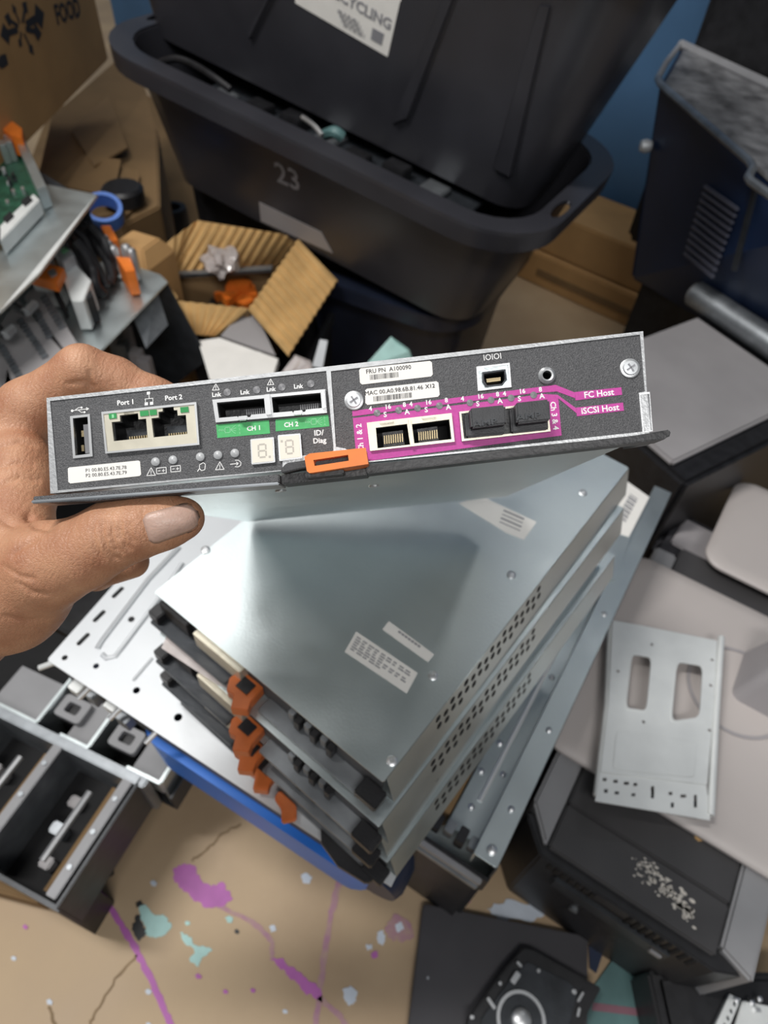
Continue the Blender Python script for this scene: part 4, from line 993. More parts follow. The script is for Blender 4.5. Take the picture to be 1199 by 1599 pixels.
wall(F_TR, F_TL, 'top_cover'); wall(F_BR, F_TR, 'right_flank'); wall(F_TL, F_BL, 'left_flank')
# bottom with a field of vent holes near the front
def rot_bottom():
    d = Vector((F_BR[0]-F_BL[0], F_BR[1]-F_BL[1], 0)); x = d.normalized(); z = Vector((0, 0, 1)); y = z.cross(x)
    # plate axes: px along width, py backwards (-z), normal down (-y)
    return Matrix(((x.x, 0, -y.x, F_BL[0]), (x.y, 0, -y.y, F_BL[1]), (0, -1, 0, 0), (0, 0, 0, 1))), d.length
MBt, WB = rot_bottom()
holes = []
for i in range(44):
    for j in range(3):
        if (i+j) % 7 == 5: continue
        holes.append(ngon(.056+.0033*i+(.0016 if j % 2 else 0), .030+.0042*j, .00135, 6))
plate('bottom_cover', [rrect(0, WB, .0012, LH)]+holes, -.001, 0, K['galv'], hm, MBt)
MB().box(.05, .21, .025, .045, -.004, -.003).build('vent_backing', K['black_m'], hm, matrix=MBt)
mb = MB()
for x, y in ((.075, .075), (.12, .10)): mb.lathe([(.0028, 0), (.0028, .0008), (0, .0012)], (x, y, 0), 12)
mb.build('rivet', K['steel'], hm, matrix=MBt)
MB().hexa([(F_BL[0], F_BL[1], -LH), (F_BR[0], F_BR[1], -LH), (F_TR[0], F_TR[1], -LH), (F_TL[0], F_TL[1], -LH),
           (F_BL[0], F_BL[1], -LH+.001), (F_BR[0], F_BR[1], -LH+.001), (F_TR[0], F_TR[1], -LH+.001), (F_TL[0], F_TL[1], -LH+.001)]).build('rear_wall', K['galv'], hm)
# raised bright rim round the two label fields
lf = As((47, 160), (1078, 48), (1105, 328), (1105, 352), (915, 372), (915, 418), (76, 494))
rf = Bs((36, 172), (1066, 50), (1083, 240), (1062, 244), (1074, 374), (160, 472), (84, 430), (53, 424))
plate('rim_frame', [[F_BL, F_BR, F_TR, F_TL], lf, rf], 0, .0007, K['trim'], hm)
plate('left_label_field', [lf, usb, e1, e2, s1, s2], 0, .00025, K['panel'], hm)
plate('right_label_field', [rf, c1, c2, mu, aj], 0, .00025, K['panel'], hm)
def cavity(poly, depth, nm, m=K['black_m'], parent=hm):
    n = len(poly); mb = MB()
    mb.loft([[(*p, -.0002) for p in poly], [(*p, -depth) for p in poly]], cap=False); mb.add([(*p, -depth) for p in poly], [tuple(range(n))])
    return mb.build(nm, m, parent)
def bx(P, z0, z1, nm, m, parent=hm, bevel=0.0, smooth=False): return MB().prism(P, z0, z1).build(nm, m, parent, bevel=bevel, smooth=smooth)
def disc(c, prof, nm, m, parent=hm, n=20): return MB().lathe(prof, (c[0], c[1], 0), n).build(nm, m, parent, smooth=True)
# usb socket
u_ = cavity(usb, .011, 'usb_socket', K['black_m'])
plate('socket_rim', [As((122, 217), (196, 209), (207, 367), (134, 375)), usb], .0002, .0009, K['steel'], u_)
bx(As((164, 246), (184, 244), (192, 352), (172, 354)), -.010, -.0008, 'contact_tongue', K['led_d'], u_)
for y in (265, 320): bx(As((146, y), (156, y-1), (157, y+22), (148, y+23)), -.006, -.003, 'spring_contact', K['gold'], u_)
# ethernet pair in one tin shield
e_ = bx(As((252, 212), (590, 178), (602, 320), (262, 352)), -.013, -.0125, 'ethernet_jack', K['black_m'])
plate('shield_face', [As((246, 207), (592, 170), (604, 322), (262, 352)), e1, e2], .0002, .0014, K['cream'], e_)
for P, nm in ((e1, 'jack_cavity'), (e2, 'jack_cavity')): cavity(P, .012, nm, K['black'], e_)
for P in ([(310, 262), (408, 252), (412, 292), (322, 300)], [(462, 246), (556, 238), (560, 280), (474, 288)]): bx(As(*P), -.010, -.005, 'contact_block', K['iron'], e_)
mb = MB()
for x0, y0 in ((336, 291), (484, 279)):
    for k in range(8): mb.prism(As((x0+9*k, y0-.9*k), (x0+4+9*k, y0-.4-.9*k), (x0+5+9*k, y0+12-.9*k), (x0+1+9*k, y0+12.4-.9*k)), -.007, -.0009)
mb.build('contact_pins', K['gold'], e_)
for P in ([(270, 210), (298, 207), (300, 226), (272, 229)], [(386, 200), (418, 197), (420, 216), (388, 219)], [(422, 196), (448, 194), (450, 213), (424, 216)], [(536, 186), (566, 183), (568, 203), (538, 206)]):
    bx(As(*P), .001, .0018, 'link_light', K['led_g'], e_)
bx(As((282, 213), (290, 212), (291, 225), (283, 226)), .0018, .0019, 'light_glint', K['green_l'], e_)
plate('shield_rim', [As((243, 203), (596, 166), (608, 325), (258, 358)), As((250, 211), (589, 175), (600, 318), (265, 350))], .0002, .0018, K['steel'], e_)
# mini sas pair
s_ = cavity(s1, .012, 'expansion_port', K['black_m']); cavity(s2, .012, 'port_cavity', K['black_m'], s_)
plate('cage_face', [As((655, 157), (1076, 118), (1082, 206), (668, 242)), s1, s2], .0002, .0016, K['steel'], s_)
for P in ([(690, 188), (846, 176), (850, 204), (694, 218)], [(892, 174), (1054, 158), (1058, 186), (896, 198)]): bx(As(*P), -.011, -.004, 'port_tongue', K['black'], s_)
mb = MB()
for x0, y0 in ((772, 186), (976, 168)):
    for k in range(9): mb.prism(As((x0+8*k, y0-.8*k), (x0+4+8*k, y0-.4-.8*k), (x0+5+8*k, y0+20-.8*k), (x0+1+8*k, y0+20.4-.8*k)), -.004, -.0025)
mb.build('contact_pins', K['led_d'], s_)
bx(As((852, 140), (870, 138), (876, 214), (858, 216)), .0016, .0026, 'cage_divider', K['steel'], s_)
for P in ([(752, 222), (790, 218), (786, 236), (756, 238)], [(958, 202), (994, 198), (990, 216), (962, 218)]): bx(As(*P), .0012, .0032, 'spring_clip', K['steel'], s_, .0003)
bx(As((1062, 122), (1076, 120), (1080, 190), (1068, 196)), .0012, .0030, 'cage_tab', K['steel'], s_, .0003)
# green channel labels
bx(As((666, 248), (864, 231), (868, 281), (671, 298)), .00025, .0004, 'green_label', K['green'])
bx(As((888, 229), (1085, 211), (1090, 254), (889, 273)), .00025, .0004, 'green_label', K['green'])
# two seven segment displays
def display(O, dot):
    d = bx(As(*O), .0002, .0016, 'segment_display', K['steel'], hm, .0002)
    c = Vector((sum(p[0] for p in O)/4, sum(p[1] for p in O)/4))
    I = [tuple(c+(Vector(p)-c)*.88) for p in O]
    bx(As(*I), .0016, .0018, 'window', K['disp'], d)
    mb = MB(); ux = (Vector(O[1])-Vector(O[0]))/90; uy = (Vector(O[3])-Vector(O[0]))/92
    def sg(x0, y0, x1, y1): mb.prism(As(*[tuple(c+ux*a+uy*b) for a, b in ((x0, y0), (x1, y0), (x1, y1), (x0, y1))]), .0018, .00185)
    for y in (-26, -3, 20): sg(-12, y, 10, y+6)
    for x in (-18, 10):
        for y in (-22, 1): sg(x, y, x+6, y+19)
    sg(*dot)
    mb.build('segments', K['seg'], d)
display(((796, 304), (884, 296), (889, 390), (801, 399)), (22, 20, 30, 28))
display(((898, 289), (983, 282), (990, 375), (904, 386)), (-34, -26, -26, -18))
# indicator lights
for x, y in ((441, 387), (506, 380), (608, 369), (674, 362), (737, 355)):
    l = disc(A(x, y), [(.00165, .0002), (.00165, .0009), (.0011, .0013), (0, .0015)], 'indicator_light', K['led'])
for x, y in ((708, 127), (818, 118), (912, 108), (1020, 95)):
    disc(A(x, y), [(.0014, .0002), (.0014, .0005), (0, .0007)], 'link_indicator', K['led_d'])
# stickers
bx(As((112, 412), (118, 408), (376, 382), (382, 386), (386, 434), (380, 440), (122, 468), (114, 462)), .00025, .00045, 'address_sticker', K['paper'])
bx(Bs((130, 168), (136, 161), (366, 137), (373, 142), (376, 182), (370, 189), (140, 216), (133, 210)), .00025, .00045, 'part_number_sticker', K['paper'])
bx(Bs((150, 236), (156, 230), (388, 205), (395, 210), (399, 250), (393, 257), (158, 284), (151, 278)), .00025, .00045, 'address_sticker', K['paper'])
# magenta field with call-outs
mg = Bs((107, 306), (780, 218), (800, 219), (851, 241), (850, 240), (1005, 224), (1008, 250), (852, 268), (850, 254), (796, 240), (108, 324))
MAGZ = .0004
cage_o = Bs((156, 345), (438, 313), (448, 408), (167, 439)); plug_o = Bs((463, 309), (756, 277), (766, 374), (472, 407))
bx(Bs((107, 304), (786, 217), (852, 243), (852, 262), (790, 239), (700, 246), (640, 254), (108, 322)), .00025, MAGZ, 'magenta_band', K['magenta'])
bx(Bs((850, 241), (1005, 225), (1008, 250), (852, 269)), .00025, MAGZ, 'magenta_label', K['magenta'])
plate('magenta_field', [Bs((109, 328), (640, 262), (740, 247), (792, 250), (856, 296), (856, 312), (795, 262), (806, 386), (168, 470), (120, 452)), cage_o, plug_o], .00025, MAGZ, K['magenta'], hm)
bx(Bs((854, 293), (1011, 276), (1014, 303), (857, 322)), .00025, MAGZ, 'magenta_label', K['magenta'])
for x, y in ((190, 311), (262, 302), (325, 295), (398, 287), (500, 277), (570, 268), (637, 261), (712, 251)):
    disc(B(x, y), [(.0013, .0002), (.0013, .0006), (0, .0009)], 'port_indicator', K['led_d'], hm, 14)
# copper pair cage and plugged cage
g_ = cavity(c1, .012, 'network_cage', K['black_m']); cavity(c2, .012, 'cage_cavity', K['black_m'], g_)
plate('cage_face', [cage_o, c1, c2], .0004, .0016, K['cream'], g_)
for P in ([(206, 372), (276, 363), (282, 412), (212, 420)], [(324, 360), (392, 350), (398, 398), (330, 408)]):
    b_ = bx(Bs(*P), -.011, -.003, 'connector_block', K['black'], g_)
mb = MB()
for x0, y0 in ((212, 384), (328, 372)):
    for k in range(9): mb.prism(Bs((x0+7.5*k, y0-.95*k), (x0+3.6+7.5*k, y0-.4-.95*k), (x0+5+7.5*k, y0+28-.95*k), (x0+1.4+7.5*k, y0+28.4-.95*k)), -.003, -.0015)
mb.build('contact_pins', K['gold'], g_)
for P in ([(198, 342), (244, 336), (246, 346), (200, 352)], [(338, 326), (384, 320), (386, 330), (340, 336)]): bx(Bs(*P), .001, .0026, 'spring_tab', K['cream'], g_, .0003)
bx(Bs((294, 334), (301, 333), (310, 424), (303, 425)), .0016, .0024, 'cage_divider', K['cream'], g_)
k_ = bx(plug_o, .0004, .0012, 'plugged_cage', K['black'])
plate('cage_rim', [plug_o, Bs((470, 315), (748, 285), (758, 368), (479, 399))], .0012, .0018, K['cream'], k_)
for O, I, tc in (([(478, 318), (608, 303), (612, 386), (486, 398)], [(490, 311), (606, 299), (610, 362), (496, 376)], (550, 344)), ([(628, 300), (750, 286), (756, 370), (634, 383)], [(638, 293), (748, 281), (752, 350), (642, 362)], (695, 322))):
    d_ = bx(Bs(*O), .0012, .004, 'dust_plug', K['plug'], k_, .0006)
    bx(Bs(*I), .004, .0095, 'plug_grip', K['plug'], k_, .0007)
    mb = MB(); a = Vector(B(*tc)); an = math.atan2(B(700, 0)[1]-B(600, 12)[1], B(700, 0)[0]-B(600, 12)[0])
    ctr = fc(500+tc[0]/2.141, 500+tc[1]/2.141, .0095)
    text_mb(mb, 'AMP', Matrix.Translation((*ctr, .0097)) @ Matrix.Rotation(an, 4, 'Z'), .0021, .00006, .0005, sx=1.5); mb.build('raised_lettering', K['iron'], k_)
# serial port, audio socket, screws
q_ = cavity(mu, .008, 'serial_socket', K['black_m'])
plate('socket_rim', [Bs((540, 177), (617, 167), (622, 202), (608, 220), (552, 226), (541, 209)), mu], .0002, .0016, K['iron'], q_)
plate('socket_frame', [Bs((521, 157), (632, 144), (638, 225), (526, 238)), Bs((527, 163), (626, 151), (632, 220), (532, 232))], .0002, .0008, K['steel'], q_)
plate('socket_floor', [Bs((527, 163), (626, 151), (632, 220), (532, 232)), Bs((540, 177), (617, 167), (622, 202), (608, 220), (552, 226), (541, 209))], .0002, .0004, K['galv'], q_)
bx(Bs((556, 194), (604, 188), (604, 200), (558, 206)), -.007, -.001, 'contact_tongue', K['gold'], q_)
j_ = cavity(aj, .009, 'debug_socket', K['black_m'])
disc(B(755, 187), [(.0017, .0004), (.0017, .0018), (.0023, .0020), (.0032, .0012), (.0032, .0002), (.0017, .0004)], 'socket_collar', K['steel'], j_, 24)
for x, y in ((113, 270), (1033, 162)):
    w_ = disc(B(x, y), [(.0037, .0002), (.0037, .0008), (.0033, .0010), (0, .0010)], 'screw', K['steel'], hm, 24)
    disc(B(x, y), [(.0028, .0010), (.0026, .0017), (0, .0020)], 'screw_head', K['sheet'], w_, 20)
    c = B(x, y); mb = MB()
    for a in (.5, .5+math.pi/2):
        mb.add(*(lambda q: (q.v, q.f))(MB().box(-.0017, .0017, -.0003, .0003, .0018, .0021)))
        n = len(mb.v)-8
        for i in range(n, n+8): X, Y, Z_ = mb.v[i]; mb.v[i] = (c[0]+X*math.cos(a)-Y*math.sin(a), c[1]+X*math.sin(a)+Y*math.cos(a), Z_)
    mb.build('cross_slot', K['ink_g'], w_)
# right end notch insert
bx(Bs((1068, 262), (1096, 258), (1102, 340), (1078, 344)), -.004, -.0008, 'notch_insert', K['sheet']); bx(Bs((1066, 252), (1096, 248), (1106, 370), (1078, 374)), -.012, -.010, 'notch_back', K['black_m'])
plate('notch_rim', [Bs((1062, 246), (1098, 241), (1108, 372), (1075, 377)), notch], .0002, .0010, K['steel'], hm)
# ejector flange along the bottom edge, left dark grained bar and right black bar, latch in the middle
def rail(P, z0, z1, nm, m, bv=.0004): return MB().prism([fc(*p) for p in P], z0, z1).build(nm, m, hm, bevel=bv)
rail([(64, 777), (155, 770), (440, 743), (441, 756), (156, 784), (66, 787)], -.004, .006, 'left_ejector', K['panel'])
rail([(62, 783), (440, 755), (441, 759), (63, 788)], -.010, .0065, 'left_lever', K['steel_d'])
rail([(572, 728), (985, 683), (1037, 674), (1040, 681), (1030, 689), (574, 742)], -.006, .005, 'right_ejector', K['black'])
rl = plate('right_lever', [[fc(1000, 684), fc(1038, 680), fc(1039, 684), fc(1000, 690)]], -.02, .004, K['iron'], hm)
rail([(440, 742), (572, 728), (575, 742), (440, 757)], -.012, .002, 'latch_channel', K['black'])
rail([(442, 737), (452, 726), (548, 712), (550, 722), (470, 736), (446, 742)], .0004, .007, 'latch_arm', K['plug'])
lat = [fc(u, v, .009) for u, v in ((478, 716), (486, 711), (572, 702), (576, 727), (486, 741), (482, 738))]
slot = [fc(u, v, .009) for u, v in ((492, 721), (545, 713), (546, 722), (494, 730))]
plate('release_latch', [lat, slot], .003, .014, K['orange'], hm).modifiers.new('b', 'BEVEL').width = .0006
MB().prism([fc(u, v, .009) for u, v in ((490, 720), (547, 712), (548, 724), (492, 732))], .002, .009).build('latch_slot', K['plug'], hm)
MB().prism([fc(*p) for p in ((482, 742), (540, 737), (540, 744), (482, 750))], -.006, .010).build('latch_foot', K['black'], hm, bevel=.0004)
# ---- lettering
def an_at(T, x, y): a, b = Vector(T(x, y)), Vector(T(x+100, y-(8.5 if T is A else 11))); return math.atan2((b-a).y, (b-a).x)
WT = MB(); DK = MB(); GT = MB()
def tx(mb, T, s, x, y, h, z=.00032, bold=.00007, extra=0.0, sc=None, sx=1.0):
    k = (1/2.398 if T is A else 1/2.141)*PXM
    text_mb(mb, s, Matrix.Translation((*T(x, y), z)) @ Matrix.Rotation(an_at(T, x, y)+extra, 4, 'Z'), h*k, bold, sx=sx)
for s, x, y, h in (('Port 1', 328, 165, 18), ('Port 2', 507, 147, 18), ('Lnk', 667, 136, 16), ('Lnk', 773, 127, 16), ('Lnk', 871, 116, 16), ('Lnk', 973, 105, 16), ('ID/', 1050, 279, 20), ('Diag', 1053, 308, 19)):
    tx(WT, A, s, x, y, h)
tx(WT, A, 'CH 1', 808, 262, 17, .00046); tx(WT, A, 'CH 2', 947, 248, 17, .00046)
for s, x, y in (('4', 168, 297), ('16', 226, 291), ('8', 281, 284), ('4', 303, 282), ('16', 361, 276), ('8', 421, 269), ('4', 475, 264), ('16', 535, 256), ('8', 592, 249), ('4', 615, 247), ('16', 674, 239), ('8', 735, 233)):
    tx(WT, B, s, x, y, 15, .00046)
for s, x, y in (('S', 217, 317), ('A', 290, 308), ('S', 354, 301), ('A', 428, 292), ('S', 526, 281), ('A', 600, 271), ('S', 665, 264), ('A', 740, 255)):
    tx(WT, B, s, x, y, 17, .00046)
tx(WT, B, 'FC Host', 930, 247, 20, .00046); tx(WT, B, 'iSCSI Host', 934, 299, 20, .00046)
tx(WT, B, 'IOIOI', 575, 124, 20, .00032, 0, 0, sx=.9)
tx(WT, B, 'Ch 1 & 2', 134, 394, 18, .00046, extra=math.pi/2); tx(WT, B, 'Ch 3 & 4', 781, 320, 18, .00046, extra=-math.pi/2)
tx(DK, A, 'P1 00.80.E5.43.7E.78', 255, 414, 13, .0005, 0, -.005); tx(DK, A, 'P2 00.80.E5.43.7E.79', 256, 433, 13, .0005, 0, -.005)
tx(DK, B, 'FRU PN  A100090', 228, 166, 14, .0005, .00002); tx(DK, B, 'MAC 00.A0.98.6B.81.46', 246, 236, 14, .0005, .00002); tx(DK, B, 'X12', 367, 222, 13, .0005, .00004)
random.seed(4)
def bars(x0, y0, x1, y1, h, n):
    for k in range(n):
        s = k/n; x = x0+(x1-x0)*s; y = y0+(y1-y0)*s; w = (x1-x0)/n*random.choice((.35, .5, .7))
        DK.prism(Bs((x, y), (x+w, y-w*.11), (x+w+1, y+h-w*.11), (x+1, y+h)), .00046, .00052)
bars(166, 184, 262, 174, 17, 22); bars(178, 256, 307, 242, 17, 26)
# small printed pictograms
def stroke(mb, T, pts, w, z=.00030, close=False):
    P = [Vector(T(*p)) for p in pts]; k = (1/2.398 if T is A else 1/2.141)*PXM*w/2
    if close: P.append(P[0])
    for a, b in zip(P[:-1], P[1:]):
        d = (b-a).normalized(); n = Vector((-d.y, d.x))*k; e = d*k
        mb.prism([tuple(a-e+n), tuple(a-e-n), tuple(b+e-n), tuple(b+e+n)], z, z+.00006)
def tri(x, y, r):
    stroke(WT, A, [(x, y-r), (x+r, y+r*.75), (x-r, y+r*.85)], 2.4, close=True); stroke(WT, A, [(x, y-r*.3), (x, y+r*.2)], 2.4); stroke(WT, A, [(x, y+r*.48), (x, y+r*.55)], 2.6)
for x, y, r in ((665, 108, 13), (870, 89, 12), (423, 425, 16), (680, 403, 16)): tri(x, y, r)
for x, y in ((461, 420), (514, 413)):
    stroke(WT, A, [(x-18, y-9), (x+18, y-13), (x+19, y+9), (x-17, y+12)], 2.4, close=True); stroke(WT, A, [(x-11, y+1), (x-4, y)], 2.4); stroke(WT, A, [(x+4, y), (x+12, y-1)], 2.4); stroke(WT, A, [(x+8, y-5), (x+8, y+4)], 2.2)
stroke(WT, A, [(604, 398), (618, 390), (626, 396), (624, 416), (612, 420), (604, 412)], 2.4, close=True); stroke(WT, A, [(597, 422), (604, 412)], 3)
stroke(WT, A, [(720, 396), (748, 393)], 2.6); stroke(WT, A, [(742, 388), (749, 393), (743, 399)], 2.4)
stroke(WT, A, [(738, 381), (750, 381), (759, 389), (758, 400), (748, 406), (738, 405)], 2.4)
stroke(WT, A, [(124, 196), (186, 189)], 2.4); stroke(WT, A, [(138, 194), (152, 184), (160, 184)], 2.2); stroke(WT, A, [(150, 193), (162, 202), (172, 201)], 2.2)
for x, y, r in ((128, 196, 5), (163, 184, 4), (174, 201, 4)): WT.prism([A(x+r*math.cos(a*.785), y+r*math.sin(a*.785)) for a in range(8)][::-1], .0003, .00036)
stroke(WT, A, [(190, 188), (181, 184), (182, 194)], 2, close=True)
stroke(WT, A, [(415, 134), (416, 150)], 2.2); stroke(WT, A, [(400, 152), (430, 149)], 2.2); stroke(WT, A, [(401, 152), (402, 162)], 2.2); stroke(WT, A, [(429, 149), (430, 160)], 2.2)
for x, y in ((413, 130), (405, 170), (425, 168)): WT.prism(As((x-6, y+6), (x+6, y+5), (x+6, y-6), (x-6, y-5)), .0003, .00036)
# pale drawings on the green labels
for cx_, cy_ in ((708, 269), (1030, 238)):
    stroke(GT, A, [(cx_-8, cy_-10), (cx_+10, cy_-12), (cx_+11, cy_+8), (cx_-7, cy_+10)], 2.2, .00042, True)
    for a, b in ((22, -16), (24, -6), (24, 4), (22, 14)): stroke(GT, A, [(cx_+11, cy_-2), (cx_+11+a*.9, cy_-2+b)], 1.6, .00042)
    for k in range(3): stroke(GT, A, [(cx_-32+9*k, cy_), (cx_-28+9*k, cy_+4), (cx_-24+9*k, cy_), (cx_-28+9*k, cy_-4)], 1.6, .00042, True)
for x, y in ((753, 252), (754, 266), (755, 280), (1071, 222), (1072, 235), (1073, 248)): tx(GT, A, 'SAS'[(int(y)//13) % 3], x, y, 9, .00044, 0)
tag(WT.build('panel_lettering', K['silk'], hm), None, None, None, 'stuff'); tag(DK.build('sticker_print', K['ink'], hm), None, None, None, 'stuff'); GT.build('green_label_drawing', K['green_l'], hm)

# ================================================================== HAND (one continuous surface)
h = .0008
caps = []                                                     # (p0, r0, p1, r1, blend)
def D(u, v, d): p = Vector(((u-CX)/FPX*d, (v-CY)/FPX*d, d)); return np.array(p)
def limb(pts, k=.006):
    for a, b in zip(pts[:-1], pts[1:]): caps.append((D(*a[:3]), a[3], D(*b[:3]), b[3], k))
limb([(-330, 1120, .38, .030), (-215, 1010, .352, .029), (-100, 925, .325, .030)], .02)
limb([(-100, 925, .325, .030), (5, 690, .322, .0175)], .02)
limb([(-100, 925, .325, .030), (0, 745, .348, .0170)], .02)
limb([(-100, 940, .325, .028), (-5, 800, .362, .0160)], .02)
limb([(-100, 960, .325, .028), (-15, 850, .372, .0150)], .02)
limb([(-95, 950, .308, .030), (8, 925, .287, .0225)], .018)
limb([(8, 925, .287, .0225), (78, 882, .270, .0166)], .016)
limb([(-30, 800, .315, .020), (38, 770, .310, .0130)], .016)
limb([(20, 850, .285, .016), (30, 720, .306, .013)], .014)
limb([(5, 690, .322, .0175), (45, 640, .318, .0135), (128, 577, .312, .0104), (180, 592, .318, .0094), (238, 620, .322, .0088), (315, 640, .330, .0072)], .006)
limb([(0, 745, .348, .0170), (118, 612, .350, .0100), (236, 642, .352, .0088), (315, 655, .358, .0074)], .004)
limb([(-5, 800, .362, .0160), (62, 862, .365, .0100), (150, 893, .345, .0090), (206, 877, .322, .0080)], .004)
limb([(-15, 850, .372, .0150), (35, 890, .378, .0088), (110, 898, .372, .0078), (165, 872, .362, .0070)], .004)
limb([(78, 882, .270, .0166), (128, 864, .265, .0136), (176, 836, .2625, .0124), (222, 822, .2622, .0108), (262, 814, .262, .0092), (289, 809, .262, .0074)], .006)
allp = np.array([c[0] for c in caps]+[c[2] for c in caps]); mn = allp.min(0)-.036; mx = allp.max(0)+.036
mn[0] = max(mn[0], -.40)
n = np.ceil((mx-mn)/h).astype(int)
X = [mn[i]+h*np.arange(n[i], dtype=np.float32) for i in range(3)]
GX, GY, GZ = [a.astype(np.float32) for a in np.meshgrid(*X, indexing='ij')]
f = np.full(GX.shape, 1.0, np.float32)
for p0, r0, p1, r1, k in caps:
    lo = np.minimum(p0-r0, p1-r1)-.03; hi = np.maximum(p0+r0, p1+r1)+.03
    i0 = np.clip(((lo-mn)/h).astype(int), 0, n); i1 = np.clip(((hi-mn)/h).astype(int)+1, 0, n)
    sl = tuple(slice(a, b) for a, b in zip(i0, i1))
    d = p1-p0; L2_ = float(d@d)
    px_, py_, pz_ = GX[sl]-p0[0], GY[sl]-p0[1], GZ[sl]-p0[2]
    tt = np.clip((px_*d[0]+py_*d[1]+pz_*d[2])/L2_, 0, 1)
    dist = np.sqrt((px_-tt*d[0])**2+(py_-tt*d[1])**2+(pz_-tt*d[2])**2)-(r0+(r1-r0)*tt)
    g = f[sl]; hh = np.clip(.5+.5*(g-dist)/k, 0, 1)
    f[sl] = g*(1-hh)+dist*hh-k*hh*(1-hh)
def surface_nets(f, org, h):
    s = f < 0; sh = tuple(x-1 for x in f.shape)
    cs = [(i, j, k) for i in (0, 1) for j in (0, 1) for k in (0, 1)]
    sub = lambda a, c: a[c[0]:c[0]+sh[0], c[1]:c[1]+sh[1], c[2]:c[2]+sh[2]]
    cnt = sum(sub(s, c).astype(np.int8) for c in cs); act = (cnt > 0) & (cnt < 8)
    idx = np.full(sh, -1, np.int64); ii = np.argwhere(act); idx[act] = np.arange(len(ii))
    pos = np.zeros((len(ii), 3)); num = np.zeros(len(ii))
    F = {c: sub(f, c)[act].astype(float) for c in cs}
    for a in cs:
        for ax in range(3):
            if a[ax]: continue
            b = tuple(1 if q == ax else a[q] for q in range(3)); fa, fb = F[a], F[b]; cr = (fa < 0) != (fb < 0)
            t = np.where(cr, fa/np.where(cr, fa-fb, 1), 0); e = np.array(a, float)+np.outer(t, np.array(b)-np.array(a))
            pos[cr] += e[cr]; num[cr] += 1
    V = org+h*(ii+pos/num[:, None]); Q = []
    for ax in range(3):
        u, w = [(1, 2), (2, 0), (0, 1)][ax]
        m = np.moveaxis(s, ax, 0); 
        a = [slice(None)]*3; b = [slice(None)]*3; a[ax] = slice(0, -1); b[ax] = slice(1, None)
        sa, sb = s[tuple(a)], s[tuple(b)]; cr = np.argwhere(sa != sb)
        ok = np.all([(cr[:, u] > 0), (cr[:, w] > 0), (cr[:, u] < sh[u]), (cr[:, w] < sh[w])], axis=0); cr = cr[ok]
        flip = sa[tuple(cr.T)]
        def cell(du, dw): c = cr.copy(); c[:, u] -= du; c[:, w] -= dw; return idx[tuple(c.T)]
        q = np.stack([cell(1, 1), cell(0, 1), cell(0, 0), cell(1, 0)], 1); q[~flip] = q[~flip][:, ::-1]; Q.append(q)
    return V, np.concatenate(Q)
V, Q = surface_nets(f, mn, h)
# wrinkles: folds over the thumb knuckle, web creases, knuckle lines (in lens-facing skin)
U = np.stack([CX+FPX*V[:, 0]/V[:, 2], CY+FPX*V[:, 1]/V[:, 2]], 1)
nrm = np.zeros_like(V); fn = np.cross(V[Q[:, 2]]-V[Q[:, 0]], V[Q[:, 3]]-V[Q[:, 1]])
for c in range(4): np.add.at(nrm, Q[:, c], fn)
nrm /= np.linalg.norm(nrm, axis=1, keepdims=True)+1e-12
front = np.clip(-np.einsum('ij,ij->i', nrm, V/np.linalg.norm(V, axis=1, keepdims=True))*1.5, 0, 1)
def crease(pts, w, depth, dmax=.32):
    P = np.array(pts, float); best = np.full(len(V), 1e9); S_ = np.zeros(len(V))
    for i, (a, b) in enumerate(zip(P[:-1], P[1:])):
        d = b-a; t = np.clip(((U-a)@d)/(d@d), 0, 1); q = np.linalg.norm(U-a-t[:, None]*d, axis=1)
        S_ = np.where(q < best, (i+t)/(len(P)-1), S_); best = np.minimum(best, q)
    fall = np.exp(-(best/w)**2)*(1-(2*S_-1)**4)*front*(V[:, 2] < dmax)
    return -depth*fall
dis = np.zeros(len(V))
for pts, w, dp in (([(162, 808), (158, 830), (166, 856), (178, 872), (192, 874)], 3.2, .0009), ([(176, 812), (174, 836), (182, 856), (194, 868)], 2.8, .0008), ([(188, 808), (188, 832), (196, 852), (208, 862)], 2.6, .0007),
                   ([(150, 806), (144, 830), (152, 860), (166, 880)], 3, .0006), ([(200, 812), (202, 836), (212, 850)], 2.4, .0005), ([(182, 822), (186, 846)], 2, .0005),
                   ([(40, 800), (52, 818), (72, 822), (90, 812)], 4.5, .0022), ([(0, 812), (25, 822), (46, 826)], 3.5, .0009), ([(12, 870), (40, 850), (62, 838)], 3, .0007), ([(-5, 700), (30, 690), (60, 696)], 3, .0006),
                   ([(-5, 760), (30, 745), (66, 752)], 3.2, .0007), ([(0, 730), (30, 722), (58, 728)], 2.5, .0005), ([(100, 600), (136, 596), (142, 612)], 3, .0006), ([(140, 575), (142, 600), (150, 606)], 3, .0006),
                   ([(20, 905), (50, 925), (80, 930)], 3, .0005), ([(0, 880), (30, 900), (60, 905)], 2.6, .0005), ([(0, 960), (40, 970), (80, 965)], 3, .0005), ([(226, 790), (222, 806), (226, 828), (238, 846), (256, 850)], 2.4, .0006)):
    dis += crease(pts, w*1.5, dp*1.5)
rng = np.random.RandomState(1)
V = V+nrm*dis[:, None]
me = bpy.data.meshes.new('hand')
Mc = np.array(MC); Vw = V@Mc.T+np.array(CAM)
cen = Vw.mean(0)
me.from_pydata((Vw-cen).tolist(), [], Q[:, ::-1].tolist()); me.validate()
bm = bmesh.new(); bm.from_mesh(me)
bmesh.ops.smooth_vert(bm, verts=bm.verts, factor=.35, use_axis_x=True, use_axis_y=True, use_axis_z=True)
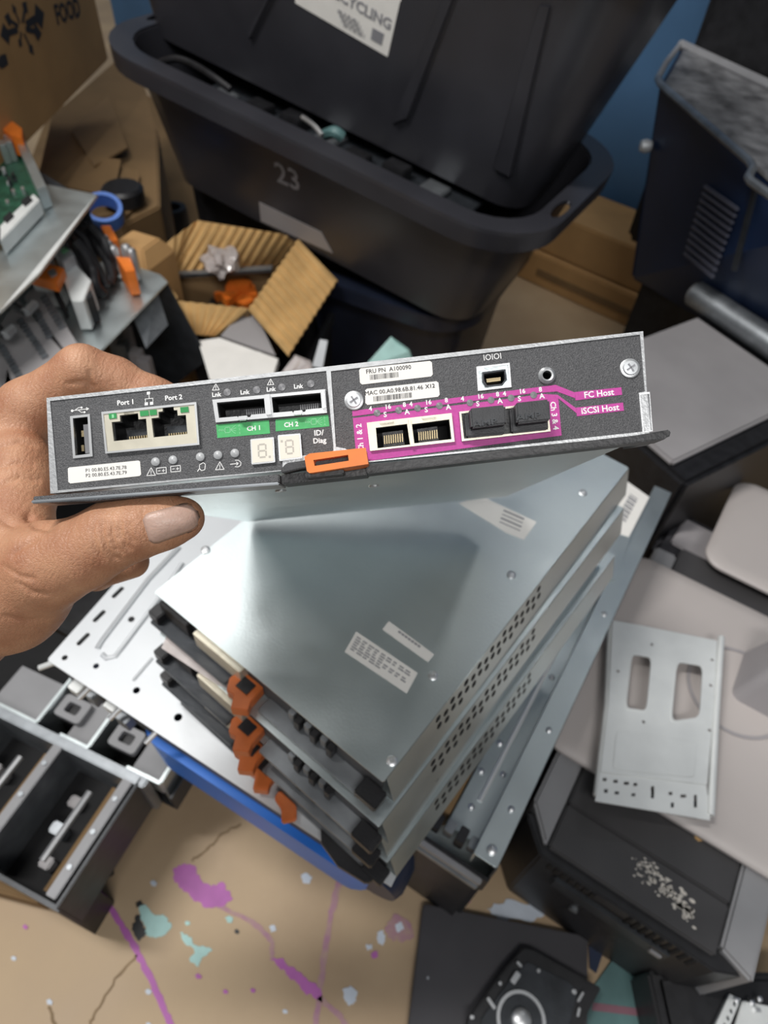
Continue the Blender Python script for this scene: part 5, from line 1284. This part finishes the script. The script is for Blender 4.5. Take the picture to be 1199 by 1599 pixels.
bmesh.ops.recalc_face_normals(bm, faces=bm.faces)
for fc_ in bm.faces: fc_.smooth = True
bm.to_mesh(me); bm.free(); me.materials.append(K['skin'])
hand = bpy.data.objects.new('hand', me); COL.objects.link(hand); hand.location = cen
tag(hand, 'bare left hand with grimy thumbnail gripping the left end of the module', 'hand')
# thumbnail: curved plate bedded in the thumb tip
N = MB(); rows = []
nu, nv = 14, 10
T0, T1 = np.array([228., 829.]), np.array([309., 804.])
lens = (front > .15) & (V[:, 2] < .285)
Uf, Df = U[lens], V[lens, 2]
for i in range(nu+1):
    s = i/nu; c = T0+(T1-T0)*s; ax = (T1-T0)/np.linalg.norm(T1-T0); pr = np.array([-ax[1], ax[0]])
    hw = 25*(1-.16*s)*(math.sqrt(1-(1-min(1, s/.2+.25))**2))*(1 if s < .80 else math.sqrt(max(0.05, 1-((s-.80)/.205)**2)))
    row = []
    for j in range(nv+1):
        q = 2*j/nv-1; uv = c+pr*hw*q+np.array([0, -1])
        e2_ = ((Uf-uv)**2).sum(1); w8 = np.exp(-e2_/40.)+1e-9; dd = float((w8*Df).sum()/w8.sum())
        dd -= .0007*(1-.9*abs(q)**3)*(1-.7*(1-s)**3)
        row.append(Vector((MC @ Vector(((uv[0]-CX)/FPX*dd, (uv[1]-CY)/FPX*dd, dd)))+CAM-Vector(cen)))
    rows.append(row)
vs = [p for r in rows for p in r]; fs = []
for i in range(nu):
    for j in range(nv):
        a = i*(nv+1)+j; fs.append((a, a+1, a+nv+2, a+nv+1))
ob = N.add(vs, fs).build('thumbnail', K['nail'], hand, smooth=True)
ob['label'] = 'flat pinkish thumbnail with a dark rim'
so = ob.modifiers.new('s', 'SOLIDIFY'); so.thickness = .0006; so.offset = 0
edge = [rows[i][nv] for i in range(10, nu)]+[rows[nu][j] for j in range(nv, -1, -1)]+[rows[i][0] for i in range(nu-1, 9, -1)]
MB().tube(edge, .00045, 6).build('nail_edge', mat('grime', (.09, .055, .035), .7, 0, .3, 300), ob, smooth=True)
